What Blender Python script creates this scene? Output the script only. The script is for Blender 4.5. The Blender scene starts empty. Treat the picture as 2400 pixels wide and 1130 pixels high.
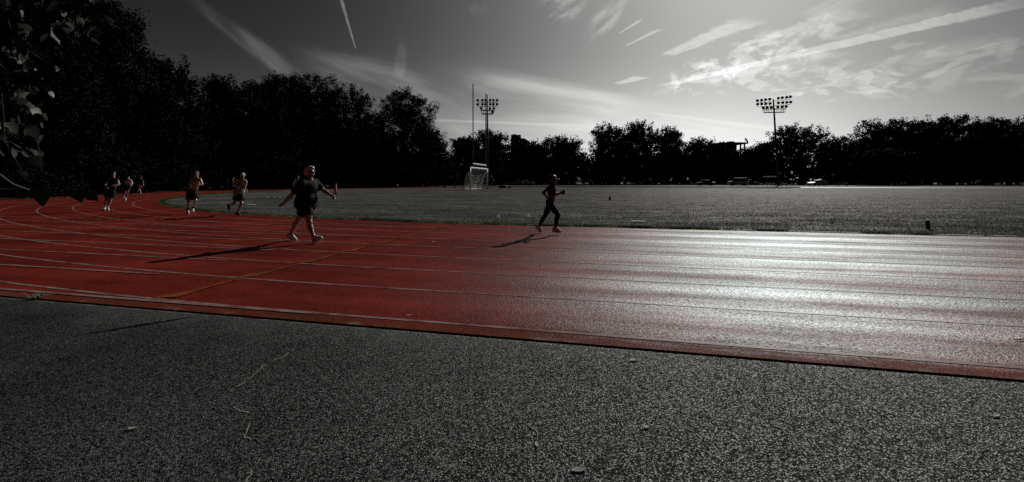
import bpy, bmesh, math, random
import numpy as np
from mathutils import Vector, Matrix
random.seed(7); RNG = np.random.default_rng(7)
SC = bpy.context.scene
COL = SC.collection
R = math.radians
F, HY, CX, CAMH = 1100.0, 422.0, 1200.0, 1.4      # focal length and horizon measured on the photograph (2400 px wide)

# ------------------------------------------------------------------ camera
cam = bpy.data.cameras.new('camera'); camo = bpy.data.objects.new('camera', cam); COL.objects.link(camo)
cam.sensor_width = 36; cam.lens = 36 * F / 2400; cam.shift_y = -(565 - HY) / 2400
cam.clip_start = 0.05; cam.clip_end = 6000
camo.location = (0, 0, CAMH); camo.rotation_euler = (R(90), 0, 0)
SC.camera = camo
SC.render.resolution_x, SC.render.resolution_y = 1024, 482
SC.view_settings.view_transform = 'Standard'; SC.view_settings.look = 'None'
SC.view_settings.exposure = 0.0; SC.view_settings.gamma = 1.0
SC.cycles.use_denoising = False
SC.cycles.max_bounces = 6; SC.cycles.diffuse_bounces = 2; SC.cycles.glossy_bounces = 2; SC.cycles.transparent_max_bounces = 6

# ------------------------------------------------------------------ world
SUN_AZ, SUN_EL = R(30.5), R(29)
SKY_STRENGTH = 0.1
W = bpy.data.worlds.new('World'); SC.world = W; W.use_nodes = True
NT = W.node_tree; NT.nodes.clear()

class NB:
    """little expression builder for node trees"""
    def __init__(s, nt): s.nt = nt
    def n(s, t, **kw):
        x = s.nt.nodes.new(t)
        for k, v in kw.items(): setattr(x, k, v)
        return x
    def put(s, sock, v):
        if isinstance(v, bpy.types.NodeSocket): s.nt.links.new(v, sock)
        else: sock.default_value = v
    def m(s, op, a, b=0.0, c=None, clamp=False):
        x = s.n('ShaderNodeMath', operation=op, use_clamp=clamp)
        s.put(x.inputs[0], a); s.put(x.inputs[1], b)
        if c is not None: s.put(x.inputs[2], c)
        return x.outputs[0]
    def add(s, a, b): return s.m('ADD', a, b)
    def sub(s, a, b): return s.m('SUBTRACT', a, b)
    def mul(s, a, b): return s.m('MULTIPLY', a, b)
    def div(s, a, b): return s.m('DIVIDE', a, b)
    def sstep(s, v, lo, hi, a=0.0, b=1.0):
        x = s.n('ShaderNodeMapRange', interpolation_type='SMOOTHSTEP')
        s.put(x.inputs['Value'], v); s.put(x.inputs['From Min'], lo); s.put(x.inputs['From Max'], hi)
        s.put(x.inputs['To Min'], a); s.put(x.inputs['To Max'], b)
        return x.outputs['Result']
    def lin(s, v, lo, hi, a=0.0, b=1.0):
        x = s.n('ShaderNodeMapRange')
        s.put(x.inputs['Value'], v); s.put(x.inputs['From Min'], lo); s.put(x.inputs['From Max'], hi)
        s.put(x.inputs['To Min'], a); s.put(x.inputs['To Max'], b)
        return x.outputs['Result']
    def xyz(s, x, y, z=0.0):
        c = s.n('ShaderNodeCombineXYZ'); s.put(c.inputs[0], x); s.put(c.inputs[1], y); s.put(c.inputs[2], z)
        return c.outputs[0]
    def sep(s, v):
        c = s.n('ShaderNodeSeparateXYZ'); s.put(c.inputs[0], v); return c.outputs
    def noise(s, vec, scale, detail=4.0, rough=0.5, dist=0.0, w=None):
        x = s.n('ShaderNodeTexNoise')
        if w is not None: x.noise_dimensions = '4D'; s.put(x.inputs['W'], w)
        s.put(x.inputs['Vector'], vec); s.put(x.inputs['Scale'], scale); s.put(x.inputs['Detail'], detail)
        s.put(x.inputs['Roughness'], rough); s.put(x.inputs['Distortion'], dist)
        return x.outputs[0]
    def voro(s, vec, scale, out='Distance', feature='F1', rnd=1.0):
        x = s.n('ShaderNodeTexVoronoi', feature=feature)
        s.put(x.inputs['Vector'], vec); s.put(x.inputs['Scale'], scale); s.put(x.inputs['Randomness'], rnd)
        return x.outputs[out]
    def mapv(s, vec, scale=(1, 1, 1), loc=(0, 0, 0), rot=(0, 0, 0)):
        x = s.n('ShaderNodeMapping'); s.put(x.inputs['Vector'], vec)
        x.inputs['Scale'].default_value = scale; x.inputs['Location'].default_value = loc; x.inputs['Rotation'].default_value = rot
        return x.outputs[0]
    def mix(s, f, a, b, mode='MIX'):
        x = s.n('ShaderNodeMix', data_type='RGBA', blend_type=mode)
        s.put(x.inputs[0], f); s.put(x.inputs[6], a if not isinstance(a, tuple) else (*a[:3], 1)); s.put(x.inputs[7], b if not isinstance(b, tuple) else (*b[:3], 1))
        return x.outputs[2]

def sky_nodes():
    b = NB(NT)
    tc = b.n('ShaderNodeTexCoord').outputs['Generated']
    nrm = b.n('ShaderNodeVectorMath', operation='NORMALIZE'); b.put(nrm.inputs[0], tc)
    dx, dy, dz = b.sep(nrm.outputs[0])
    sky = b.n('ShaderNodeTexSky'); sky.sky_type = 'NISHITA'; sky.sun_disc = False
    sky.sun_elevation = SUN_EL; sky.sun_rotation = SUN_AZ
    sky.air_density = 1.0; sky.dust_density = 1.2; sky.ozone_density = 1.0
    bw = b.n('ShaderNodeRGBToBW'); NT.links.new(sky.outputs[0], bw.inputs[0])
    L = bw.outputs[0]
    az = b.m('ARCTAN2', dx, dy); el = b.m('ARCSINE', dz)
    # hand-set sky gradient: darker to the sides, brighter low, dimmed out of view
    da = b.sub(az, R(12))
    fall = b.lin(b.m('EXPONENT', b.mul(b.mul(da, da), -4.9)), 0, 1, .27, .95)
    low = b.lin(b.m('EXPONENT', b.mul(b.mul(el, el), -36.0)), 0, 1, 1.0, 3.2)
    high = b.sstep(el, R(22.5), R(40), 1.0, .13)  # sky above the frame dimmed by hand to deepen the shadows
    behind = b.sstep(b.m('ABSOLUTE', da), R(58), R(100), 1.0, .22)      # unseen sky behind the camera, dimmed by hand to cut ambient light
    sd = b.n('ShaderNodeVectorMath', operation='DOT_PRODUCT'); b.put(sd.inputs[0], nrm.outputs[0])
    sd.inputs[1].default_value = (math.sin(SUN_AZ) * math.cos(SUN_EL), math.cos(SUN_AZ) * math.cos(SUN_EL), math.sin(SUN_EL))
    glow = b.mul(b.m('EXPONENT', b.mul(b.sub(1.0, sd.outputs['Value']), -13.0)), .23)
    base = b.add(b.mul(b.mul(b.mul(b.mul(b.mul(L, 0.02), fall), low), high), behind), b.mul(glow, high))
    # planar layer coordinates: a flat cloud deck seen in perspective
    zc = b.m('MAXIMUM', dz, 0.02)
    px_, py_ = b.div(dx, zc), b.div(dy, zc)
    P = b.xyz(px_, py_, 0.0)
    up = b.sstep(dz, 0.01, 0.06)
    def pix(x, y):
        u, v = (x - CX) / F, (HY - y) / F
        return u / v, 1 / v
    dens = 0.0
    wob = b.noise(P, 9.0, 3.0, 0.6); wob2 = b.noise(P, 34.0, 3.0, 0.6)
    cloud = b.noise(P, 3.0, 6.0, 0.62, 0.3)
    def trail(a, c, w0, w1, amp, soft=0.5, ragged=0.5, grain=13.0, skew=0.0):
        """one vapour trail between two directions of the deck; half-widths given at either end in 1/1100 rad"""
        ax, ay = pix(*a); cx, cy = pix(*c)
        ln = math.hypot(cx - ax, cy - ay); ux, uy = (cx - ax) / ln, (cy - ay) / ln
        Lp = math.hypot(c[0] - a[0], c[1] - a[1]); npx, npy = -(c[1] - a[1]) / Lp, (c[0] - a[0]) / Lp
        def wl(p, w):
            qx, qy = pix(p[0] + npx * w, p[1] + npy * w); ox, oy = pix(*p); return ((qy - oy) * ux - (qx - ox) * uy) / ln
        def tpx(p):   # share of the length at which a pixel falls
            qx, qy = pix(*p); return ((qx - ax) * ux + (qy - ay) * uy) / ln
        rx, ry = b.sub(px_, ax), b.sub(py_, ay)
        t = b.div(b.add(b.mul(rx, ux), b.mul(ry, uy)), ln)
        d = b.div(b.sub(b.mul(ry, ux), b.mul(rx, uy)), ln)
        # even steps along the trail as seen: a perspective parameter
        mid = ((a[0] + c[0]) / 2, (a[1] + c[1]) / 2); tm = tpx(mid); kq = (1 - tm) / tm if 0 < tm < 1 else 1.0   # t = s/(s+(1-s)/kk)
        kk = tm / (1 - tm); sN = b.div(t, b.add(t, b.mul(b.sub(1.0, t), kk)))
        W0, W1 = wl(a, w0), wl(c, w1); Wm = wl(mid, (w0 + w1) / 2)
        wid = b.add(b.mul(b.mul(b.sub(1.0, sN), b.sub(1.0, b.mul(sN, 2.0))), W0), b.add(b.mul(b.mul(b.mul(sN, b.sub(1.0, sN)), 4.0), Wm), b.mul(b.mul(sN, b.sub(b.mul(sN, 2.0), 1.0)), W1)))
        q = b.div(d, wid)
        k = b.noise(b.xyz(b.mul(sN, Lp / grain), b.mul(q, (w0 + w1) / 2 / grain * .8), a[0] * .37), 1.0, 4.0, 0.68)
        q = b.add(q, skew)
        qa = b.add(b.m('ABSOLUTE', q), b.mul(b.sub(k, 0.5), 2.4 * ragged))
        prof = b.sstep(qa, 1.0 - soft, 1.0 + soft * 0.4, 1.0, 0.0)
        ends = b.mul(b.sstep(sN, -0.01, 0.06), b.sstep(sN, 0.72, 1.0, 1.0, 0.0))
        k3 = b.noise(b.xyz(b.mul(sN, Lp / grain * .8), b.mul(q, (w0 + w1) / 2 / grain), a[1] * .21 + 7), 1.0, 4.0, 0.65)
        return b.mul(b.mul(b.mul(prof, ends), b.lin(k3, 0.3, 0.68, 0.55, 1.05)), amp)
    tr = [
        trail((834, 116), (791, -30), 1.6, 5, .36, .4, .6, 8),
        trail((1452, 78), (1510, 42), 2.0, 4, .42, .7, .4, 8),
        trail((1466, 108), (1556, 64), 2.0, 5, .42, .7, .5, 8),
        trail((1446, 197), (1514, 178), 3.5, 9, .50, .4, .6, 8),
        trail((1560, 131), (1780, 38), 7, 21, .48, .40, .50, 15),
        trail((1735, 108), (2035, 20), 3, 21, .42, .45, .55, 15),
        trail((1740, 118), (1990, 52), 4, 14, .18, .9, .6, 15),
        trail((1550, 202), (2480, -14), 5, 15, .66, .32, .45, 14),
        trail((1950, 94), (2270, 12), 5, 20, .24, .7, .6, 15),
        trail((1520, 264), (1870, 310), 3, 8, .26, .9, .3, 14),
        trail((1540, 272), (1760, 318), 3, 10, .12, .9, .3, 14),
        trail((1000, 281), (1500, 300), 3, 5, .26, .9, .2, 14),
        trail((1290, 300), (1800, 312), 3, 4, .12, .9, .2, 14),
        trail((1640, 196), (2000, 112), 6, 20, .26, .9, .65, 14),
        trail((1500, 330), (1330, 262), 5, 26, .14, 1.0, .3, 30),
    ]
    tot = tr[0]
    for t in tr[1:]: tot = b.m('MAXIMUM', tot, t)
    def patch(c, rad, tilt, sc, stretch, lo, hi, amp, seed=0.0, sdet=6.0):
        """cirrus patch: streaked noise inside a soft ellipse of directions"""
        a0 = math.atan2(c[0] - CX, F); e0 = math.atan2((HY - c[1]) / F, math.hypot(1, (c[0] - CX) / F))
        x, y = b.sub(az, a0), b.sub(el, e0)
        ct, st = math.cos(tilt), math.sin(tilt)
        X = b.add(b.mul(x, ct), b.mul(y, st)); Y = b.sub(b.mul(y, ct), b.mul(x, st))
        rr = b.add(b.m('POWER', b.m('ABSOLUTE', b.div(X, rad[0] / F)), 2.0), b.m('POWER', b.m('ABSOLUTE', b.div(Y, rad[1] / F)), 2.0))
        msk = b.m('EXPONENT', b.mul(rr, -1.0))
        n = b.noise(b.xyz(b.mul(X, stretch), Y, seed), sc, sdet, 0.60, 0.5)
        n = b.sub(n, b.lin(msk, 0, .6, .12, 0))
        return b.mul(b.mul(b.sstep(n, lo, hi), b.sstep(msk, .02, .5)), amp)
    ps = [
        patch((575, 95), (125, 13), R(-35), 16, .16, .34, .62, .10, 1),
        patch((655, 150), (80, 17), R(-38), 15, .25, .32, .62, .19, 2),
        patch((900, 195), (130, 45), R(-15), 14, .28, .38, .70, .22, 3),
        patch((938, 145), (12, 46), R(-4), 16, .6, .3, .75, .13, 4),
        patch((1040, 245), (120, 45), R(-32), 12, .18, .34, .7, .18, 5),
        patch((1130, 20), (30, 14), 0, 34, .6, .4, .7, .06, 6),
        patch((1325, 6), (60, 34), R(38), 20, .45, .36, .60, .40, 7),
        patch((1425, 36), (56, 22), R(48), 20, .35, .36, .62, .30, 8),
        patch((1265, 250), (210, 62), R(-6), 11, .16, .36, .66, .46, 9),
        patch((1240, 300), (240, 30), 0, 14, .1, .36, .68, .34, 10),
        patch((1770, 140), (150, 40), R(12), 40, .6, .45, .58, .42, 11),
        patch((1880, 190), (170, 32), R(-8), 50, .5, .47, .58, .36, 12),
        patch((1690, 160), (110, 26), R(14), 48, .55, .44, .57, .40, 18),
        patch((2110, 150), (190, 40), R(8), 36, .36, .47, .60, .27, 13),
        patch((2300, 165), (170, 46), R(4), 34, .30, .46, .60, .20, 14),
        patch((1940, 45), (80, 26), R(15), 34, .4, .48, .66, .12, 15),
        patch((2085, 218), (40, 9), 0, 40, .4, .34, .6, .20, 16),
        patch((1960, 8), (60, 16), R(20), 36, .4, .42, .62, .20, 17),
    ]
    for t in ps: tot = b.add(tot, t)
    tot = b.mul(tot, up)
    tot = b.mul(tot, b.lin(fall, 0.25, .9, 0.55, 1.0))
    lum = b.m('MINIMUM', b.add(b.mul(base, b.sub(1.0, b.mul(tot, .3))), b.mul(tot, 0.62)), 2.2)
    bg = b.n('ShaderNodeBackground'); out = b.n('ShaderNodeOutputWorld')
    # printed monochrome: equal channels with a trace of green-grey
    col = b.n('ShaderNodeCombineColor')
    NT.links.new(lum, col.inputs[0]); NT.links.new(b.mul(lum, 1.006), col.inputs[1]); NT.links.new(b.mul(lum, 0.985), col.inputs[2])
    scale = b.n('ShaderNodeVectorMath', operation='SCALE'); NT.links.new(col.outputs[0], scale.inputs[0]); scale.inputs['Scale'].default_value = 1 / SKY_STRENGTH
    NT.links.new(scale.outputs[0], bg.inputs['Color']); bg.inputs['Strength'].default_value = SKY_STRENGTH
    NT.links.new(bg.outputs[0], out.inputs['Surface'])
SKY_GAIN = 1.0
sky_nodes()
W.cycles.sampling_method = 'MANUAL'; W.cycles.sample_map_resolution = 1024

sun = bpy.data.lights.new('sun', 'SUN'); suno = bpy.data.objects.new('sun', sun); COL.objects.link(suno)
sun.energy = 2.4; sun.angle = R(0.5); sun.color = (1.0, 0.965, 0.91)
SUND = Vector((math.sin(SUN_AZ) * math.cos(SUN_EL), math.cos(SUN_AZ) * math.cos(SUN_EL), math.sin(SUN_EL)))
suno.rotation_euler = SUND.to_track_quat('Z', 'Y').to_euler(); suno.location = SUND * 60

# ------------------------------------------------------------------ helpers
def gp(px, py, z=0.0):
    """ground point seen at a photograph pixel"""
    Y = F * (CAMH - z) / (py - HY)
    return Vector(((px - CX) / F * Y, Y, z))
def at(px, Y, z=0.0): return Vector(((px - CX) / F * Y, Y, z))
def zat(py, Y): return CAMH + (HY - py) / F * Y

def tag(o, label=None, cat=None, group=None, kind=None):
    if label: o['label'] = label
    if cat: o['category'] = cat
    if group: o['group'] = group
    if kind: o['kind'] = kind
    return o
def empty(name, loc, rz=0.0):
    o = bpy.data.objects.new(name, None); COL.objects.link(o); o.location = loc; o.rotation_euler = (0, 0, rz); o.empty_display_size = .2
    return o
def link(name, me, mats, parent=None, loc=None, smooth=False):
    o = bpy.data.objects.new(name, me); COL.objects.link(o)
    if not isinstance(mats, (list, tuple)): mats = [mats]
    for m_ in mats: me.materials.append(m_)
    if parent: o.parent = parent
    if loc is not None: o.location = loc
    if smooth: me.polygons.foreach_set('use_smooth', [True] * len(me.polygons))
    return o
def np_mesh(name, V, Q, mi=None):
    """V (n,3); Q (m,k) uniform polygons"""
    me = bpy.data.meshes.new(name); V = np.asarray(V, np.float32); Q = np.asarray(Q, np.int32)
    m_, k = Q.shape
    me.vertices.add(len(V)); me.vertices.foreach_set('co', V.ravel())
    me.loops.add(m_ * k); me.loops.foreach_set('vertex_index', Q.ravel())
    me.polygons.add(m_); me.polygons.foreach_set('loop_start', np.arange(0, m_ * k, k, dtype=np.int32))
    try: me.polygons.foreach_set('loop_total', np.full(m_, k, np.int32))
    except Exception: pass
    if mi is not None: me.polygons.foreach_set('material_index', np.asarray(mi, np.int32))
    me.update(calc_edges=True); me.validate()
    return me
class MB:
    """collects simple solids and builds ONE mesh object"""
    def __init__(s): s.bm = bmesh.new()
    def box(s, c, d, rot=None, bev=0.0):
        r = bmesh.ops.create_cube(s.bm, size=1.0); vs = r['verts']
        for v in vs: v.co = Vector((v.co.x * d[0], v.co.y * d[1], v.co.z * d[2]))
        if bev:
            es = list({e for v in vs for e in v.link_edges})
            rb = bmesh.ops.bevel(s.bm, geom=es, offset=bev, segments=2, affect='EDGES'); vs = list({v for f in rb['faces'] for v in f.verts} | {v for v in vs if v.is_valid})
        M = Matrix.Translation(Vector(c)) @ (rot.to_4x4() if rot else Matrix())
        bmesh.ops.transform(s.bm, matrix=M, verts=vs); return s
    def tube(s, pts, rad, seg=8, cap=True):
        pts = [Vector(p) for p in pts]
        if not isinstance(rad, (list, tuple)): rad = [rad] * len(pts)
        rings = []; prev = None
        for i, p in enumerate(pts):
            d = (pts[min(i + 1, len(pts) - 1)] - pts[max(i - 1, 0)]).normalized()
            if prev is None:
                a = Vector((0, 0, 1)) if abs(d.z) < .9 else Vector((1, 0, 0)); x = d.cross(a).normalized()
            else: x = (prev - d * prev.dot(d)).normalized()
            prev = x; y = d.cross(x)
            rings.append([s.bm.verts.new(p + (x * math.cos(2 * math.pi * k / seg) + y * math.sin(2 * math.pi * k / seg)) * rad[i]) for k in range(seg)])
        for a, b_ in zip(rings, rings[1:]):
            for k in range(seg): s.bm.faces.new((a[k], a[(k + 1) % seg], b_[(k + 1) % seg], b_[k]))
        if cap: s.bm.faces.new(rings[0][::-1]); s.bm.faces.new(rings[-1])
        return s
    def lathe(s, prof, c=(0, 0, 0), seg=20, M=None):
        M = M or Matrix.Translation(Vector(c)); rings = []
        for r_, z in prof: rings.append([s.bm.verts.new(M @ Vector((r_ * math.cos(2 * math.pi * k / seg), r_ * math.sin(2 * math.pi * k / seg), z))) for k in range(seg)])
        for a, b_ in zip(rings, rings[1:]):
            for k in range(seg): s.bm.faces.new((a[k], a[(k + 1) % seg], b_[(k + 1) % seg], b_[k]))
        s.bm.faces.new(rings[0][::-1]); s.bm.faces.new(rings[-1]); return s
    def poly(s, pts):
        s.bm.faces.new([s.bm.verts.new(Vector(p)) for p in pts]); return s
    def prism(s, outline, y0, y1):
        a = [s.bm.verts.new((x, y0, z)) for x, z in outline]; c = [s.bm.verts.new((x, y1, z)) for x, z in outline]; n = len(a)
        s.bm.faces.new(a); s.bm.faces.new(c[::-1])
        for k in range(n): s.bm.faces.new((a[(k + 1) % n], a[k], c[k], c[(k + 1) % n]))
        return s
    def build(s, name, mats, parent=None, loc=None, smooth=False, recalc=True):
        if recalc: bmesh.ops.recalc_face_normals(s.bm, faces=s.bm.faces)
        me = bpy.data.meshes.new(name); s.bm.to_mesh(me); s.bm.free()
        return link(name, me, mats, parent, loc, smooth)
def copy_tree(o, parent=None):
    kids = list(o.children); c = o.copy(); COL.objects.link(c); c.parent = parent
    for k in kids: copy_tree(k, c)
    return c

# ------------------------------------------------------------------ materials
def new_mat(name):
    m_ = bpy.data.materials.new(name); m_.use_nodes = True; nt = m_.node_tree; nt.nodes.clear(); b = NB(nt)
    p = b.n('ShaderNodeBsdfPrincipled'); o = b.n('ShaderNodeOutputMaterial'); nt.links.new(p.outputs[0], o.inputs[0])
    b.p = p; b.o = o; b.obj = b.n('ShaderNodeTexCoord').outputs['Object']
    return m_, b
def bump(b, h, strength, dist=0.01, prev=None):
    x = b.n('ShaderNodeBump'); b.put(x.inputs['Height'], h); x.inputs['Strength'].default_value = strength; x.inputs['Distance'].default_value = dist
    if prev is not None: b.put(x.inputs['Normal'], prev)
    return x.outputs[0]
def simple(name, col, rough=0.6, var=0.25, scale=8.0, metal=0.0, spec=0.5, bmp=0.0, bscale=40.0, sheen=0.0):
    m_, b = new_mat(name)
    n = b.noise(b.obj, scale, 4, .6)
    f = b.lin(n, .3, .7, 1 - var, 1 + var)
    c = b.n('ShaderNodeVectorMath', operation='SCALE'); c.inputs[0].default_value = col; b.put(c.inputs['Scale'], f)
    b.put(b.p.inputs['Base Color'], c.outputs[0]); b.p.inputs['Roughness'].default_value = rough; b.p.inputs['Metallic'].default_value = metal
    b.p.inputs['Specular IOR Level'].default_value = spec
    if sheen: b.p.inputs['Sheen Weight'].default_value = sheen
    if bmp: b.put(b.p.inputs['Normal'], bump(b, b.noise(b.obj, bscale, 4, .6), bmp, .01))
    return m_

def gloss(b, fac, rough, normal=None, col=(.83, .98, 1.0)):
    # Beckmann sheen over a matt body: a rough surface whose highlight dies away quickly off the mirror direction
    b.p.inputs['Specular IOR Level'].default_value = 0.0
    g = b.n('ShaderNodeBsdfGlossy'); g.distribution = 'BECKMANN'; g.inputs['Color'].default_value = (*col, 1); b.put(g.inputs['Roughness'], rough)
    if normal is not None: b.put(g.inputs['Normal'], normal)
    mx = b.n('ShaderNodeMixShader'); b.put(mx.inputs[0], fac)
    b.nt.links.new(b.p.outputs[0], mx.inputs[1]); b.nt.links.new(g.outputs[0], mx.inputs[2]); b.nt.links.new(mx.outputs[0], b.o.inputs[0])
A = R(-13.8)                                       # heading of the straight
CA, SA = math.cos(A), math.sin(A)
def rp(r_, p, z=0.0): return Vector((r_ * CA - p * SA, r_ * SA + p * CA, z))       # track frame -> world
P_IN, LANE, RIN, RC = 14.10, 1.22, 40.0, -3.0      # kerb line, lane width, bend radius, where the bend begins
P_OUT = 4.05; TW = P_IN - P_OUT; PCEN = P_IN + RIN

def mat_track():
    m_, b = new_mat('red_rubber_track'); r_, p, _ = b.sep(b.obj)
    big = b.add(b.mul(b.noise(b.obj, .55, 4, .6), .6), b.mul(b.noise(b.mapv(b.obj, (.10, 1.0, 1)), 1.9, 5, .65), .4)); mid = b.noise(b.obj, 6, 4, .6)
    g1 = b.voro(b.obj, 130, 'Color'); g1 = b.sep(g1)[0]
    g2 = b.noise(b.obj, 48, 3, .7)
    lane = b.add(b.mul(b.noise(b.mapv(b.obj, (.035, 1.0, 1)), 1.3, 3, .55), .72), b.mul(b.noise(b.mapv(b.obj, (.35, 1.0, 1)), 2.1, 4, .65), .28))          # wear worn along the lanes
    f = b.add(b.add(b.lin(big, .38, .62, .58, 1.36), b.lin(mid, .3, .7, -.10, .10)), b.add(b.lin(g1, 0, 1, -.34, .34), b.lin(g2, .32, .68, -.48, .48)))
    f = b.m('MAXIMUM', f, 0.15)
    c = b.n('ShaderNodeVectorMath', operation='SCALE'); c.inputs[0].default_value = (.190, .026, .019); b.put(c.inputs['Scale'], f)
    # brown grit washed along the outer edge
    dn = b.noise(b.mapv(b.obj, (.5, 2.5, 1)), 2.2, 4, .65)
    grit = b.mul(b.sstep(b.add(p, b.lin(dn, .3, .7, -.22, .22)), P_OUT + .05, P_OUT + .40, 1, 0), .50)
    gcol = b.mix(g1, (.060, .026, .014), (.150, .085, .052))
    col = b.mix(grit, c.outputs[0], gcol)
    dust = b.mul(b.mul(b.sstep(p, P_OUT + .02, P_OUT + .13, 1, 0), b.sstep(b.noise(b.obj, 2.4, 5, .7), .52, .66)), .8)
    col = b.mix(dust, col, (.24, .19, .14))
    b.put(b.p.inputs['Base Color'], col)
    h = b.add(b.mul(b.voro(b.obj, 70), .8), b.mul(b.noise(b.obj, 40, 3, .7), .9))
    n1 = bump(b, h, .30, .012); b.put(b.p.inputs['Normal'], n1); b.p.inputs['Roughness'].default_value = .8
    spark = b.add(b.lin(b.sep(b.voro(b.obj, 85, 'Color'))[2], 0, 1, .1, 1.3), b.lin(b.noise(b.obj, 30, 3, .7), .35, .65, -.2, .8))
    gloss(b, b.mul(b.mul(b.lin(lane, .38, .62, .155, .052), spark), b.mul(b.lin(grit, 0, .5, 1, .2), b.lin(p, P_OUT + .28, P_OUT + .95, .36, 1.0))), b.lin(lane, .36, .64, .54, .62), n1)
    return m_
def mat_asphalt():
    m_, b = new_mat('worn_asphalt'); r_, p, _ = b.sep(b.obj)
    big = b.noise(b.obj, .9, 5, .6)
    cell = b.n('ShaderNodeTexVoronoi'); b.put(cell.inputs['Vector'], b.obj); cell.inputs['Scale'].default_value = 185
    cr = b.sep(cell.outputs['Color']); stone = b.sstep(cr[0], .60, .95)
    cell2 = b.voro(b.obj, 120, 'Color'); st2 = b.sstep(b.sep(cell2)[1], .72, .95)
    fine = b.noise(b.obj, 55, 3, .75)
    v = b.add(b.add(b.mul(stone, .085), b.mul(st2, .085)), b.lin(fine, .4, .7, .002, .012))
    v = b.mul(v, b.lin(big, .34, .66, .55, 1.35))
    # pale silt where the pavement meets the track
    silt = b.mul(b.sstep(b.add(p, b.mul(b.sub(b.noise(b.obj, 1.6, 5, .65), .5), 1.6)), P_OUT - .62, P_OUT - .02), b.lin(fine, .3, .7, .3, 1))
    v = b.add(v, b.mul(silt, .05))
    rim = b.mul(b.sstep(b.add(p, b.mul(b.sub(b.noise(b.obj, 7, 4, .7), .5), .16)), P_OUT - .075, P_OUT - .03), b.lin(b.noise(b.obj, 5, 4, .7), .42, .6, 0, .13))
    v = b.add(v, rim)
    # dark tar stain with its own ragged outline
    sx, sy = STAIN
    q = b.xyz(b.sub(r_, sx), b.sub(p, sy), 0); q = b.mapv(q, (1, 1, 1), rot=(0, 0, STAINROT)); qx, qy, _ = b.sep(q)
    dd = b.add(b.m('POWER', b.div(qx, .46), 2), b.m('POWER', b.div(qy, .045), 2))
    st = b.sstep(b.add(dd, b.mul(b.sub(b.noise(b.obj, 12, 4, .7), .5), 2.4)), .25, 1.2, 1, 0)
    v = b.mul(v, b.lin(st, 0, 1, 1, .10))
    col = b.n('ShaderNodeCombineColor'); b.put(col.inputs[0], b.mul(v, .97)); b.put(col.inputs[1], v); b.put(col.inputs[2], b.mul(v, 1.02))
    b.put(b.p.inputs['Base Color'], col.outputs[0])
    h = b.add(b.mul(cell.outputs['Distance'], -1.2), b.mul(fine, .5))
    n1 = bump(b, h, .45, .012); b.put(b.p.inputs['Normal'], n1); b.p.inputs['Roughness'].default_value = .8
    rnd = b.sep(b.voro(b.obj, 160, 'Color'))[0]
    gl = b.add(.006, b.add(b.mul(b.sstep(rnd, .70, .98), .20), b.mul(st2, .02)))
    gloss(b, b.mul(gl, b.lin(st, 0, 1, 1, .2)), .66, n1, (.95, .97, .96))
    return m_
def mat_field():
    m_, b = new_mat('mown_grass'); 
    big = b.noise(b.mapv(b.obj, (.5, 1, 1)), .35, 5, .65); mid = b.noise(b.mapv(b.obj, (.4, 1, 1)), 3.0, 5, .7); fi = b.noise(b.obj, 40, 3, .7)
    v = b.add(b.add(b.lin(big, .3, .7, .02, .085), b.lin(mid, .3, .7, -.03, .035)), b.lin(fi, .3, .7, -.02, .02))
    v = b.mul(b.m('MAXIMUM', v, .010), 1.9)
    col = b.n('ShaderNodeCombineColor'); b.put(col.inputs[0], v); b.put(col.inputs[1], b.mul(v, 1.01)); b.put(col.inputs[2], b.mul(v, .98))
    b.put(b.p.inputs['Base Color'], col.outputs[0]); b.p.inputs['Roughness'].default_value = .8
    h = b.add(mid, b.mul(fi, .5)); n1 = bump(b, h, .7, .05); b.put(b.p.inputs['Normal'], n1)
    gloss(b, b.lin(mid, .35, .65, .008, .042), .62, n1, (1, 1, 1))
    return m_
def mat_paint(name, col, wear=(.36, .56), cover=.8):
    m_, b = new_mat(name)
    n = b.add(b.mul(b.noise(b.obj, 3.0, 4, .6), .5), b.mul(b.noise(b.obj, 55, 3, .75), .5))
    f = b.mul(b.mul(b.sstep(n, *wear), cover), b.lin(b.sep(b.obj)[0], -2, 5, 1, .10))  # noise wear; paint also fades rightwards in place of glare washing it out
    g = b.sep(b.voro(b.obj, 130, 'Color'))[0]
    red = b.mix(g, (.10, .013, .010), (.24, .035, .026))
    b.put(b.p.inputs['Base Color'], b.mix(f, red, col)); b.p.inputs['Roughness'].default_value = .8
    n1 = bump(b, b.noise(b.obj, 40, 3, .7), .3, .012); b.put(b.p.inputs['Normal'], n1)
    lane = b.noise(b.mapv(b.obj, (.035, 1.0, 1)), 1.3, 3, .55)
    gloss(b, b.mul(b.lin(lane, .36, .64, .125, .035), b.lin(b.sep(b.obj)[1], P_OUT + .2, P_OUT + .95, .30, 1.0)), b.lin(lane, .36, .64, .54, .62), n1)
    return m_
def mat_leaf(name, col, trans=.15, rough=.5, spec=.5, var=.5):
    m_, b = new_mat(name)
    geo = b.n('ShaderNodeNewGeometry'); rnd = geo.outputs['Random Per Island']
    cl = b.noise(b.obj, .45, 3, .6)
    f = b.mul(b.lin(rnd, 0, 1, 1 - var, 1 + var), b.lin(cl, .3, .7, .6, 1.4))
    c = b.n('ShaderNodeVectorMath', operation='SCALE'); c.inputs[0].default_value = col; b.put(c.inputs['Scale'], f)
    b.put(b.p.inputs['Base Color'], c.outputs[0]); b.p.inputs['Roughness'].default_value = rough; b.p.inputs['Specular IOR Level'].default_value = spec
    if trans:
        t = b.n('ShaderNodeBsdfTranslucent'); b.put(t.inputs['Color'], c.outputs[0])
        mx = b.n('ShaderNodeMixShader'); mx.inputs[0].default_value = trans
        b.nt.links.new(b.p.outputs[0], mx.inputs[1]); b.nt.links.new(t.outputs[0], mx.inputs[2]); b.nt.links.new(mx.outputs[0], b.o.inputs[0])
    return m_
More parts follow.
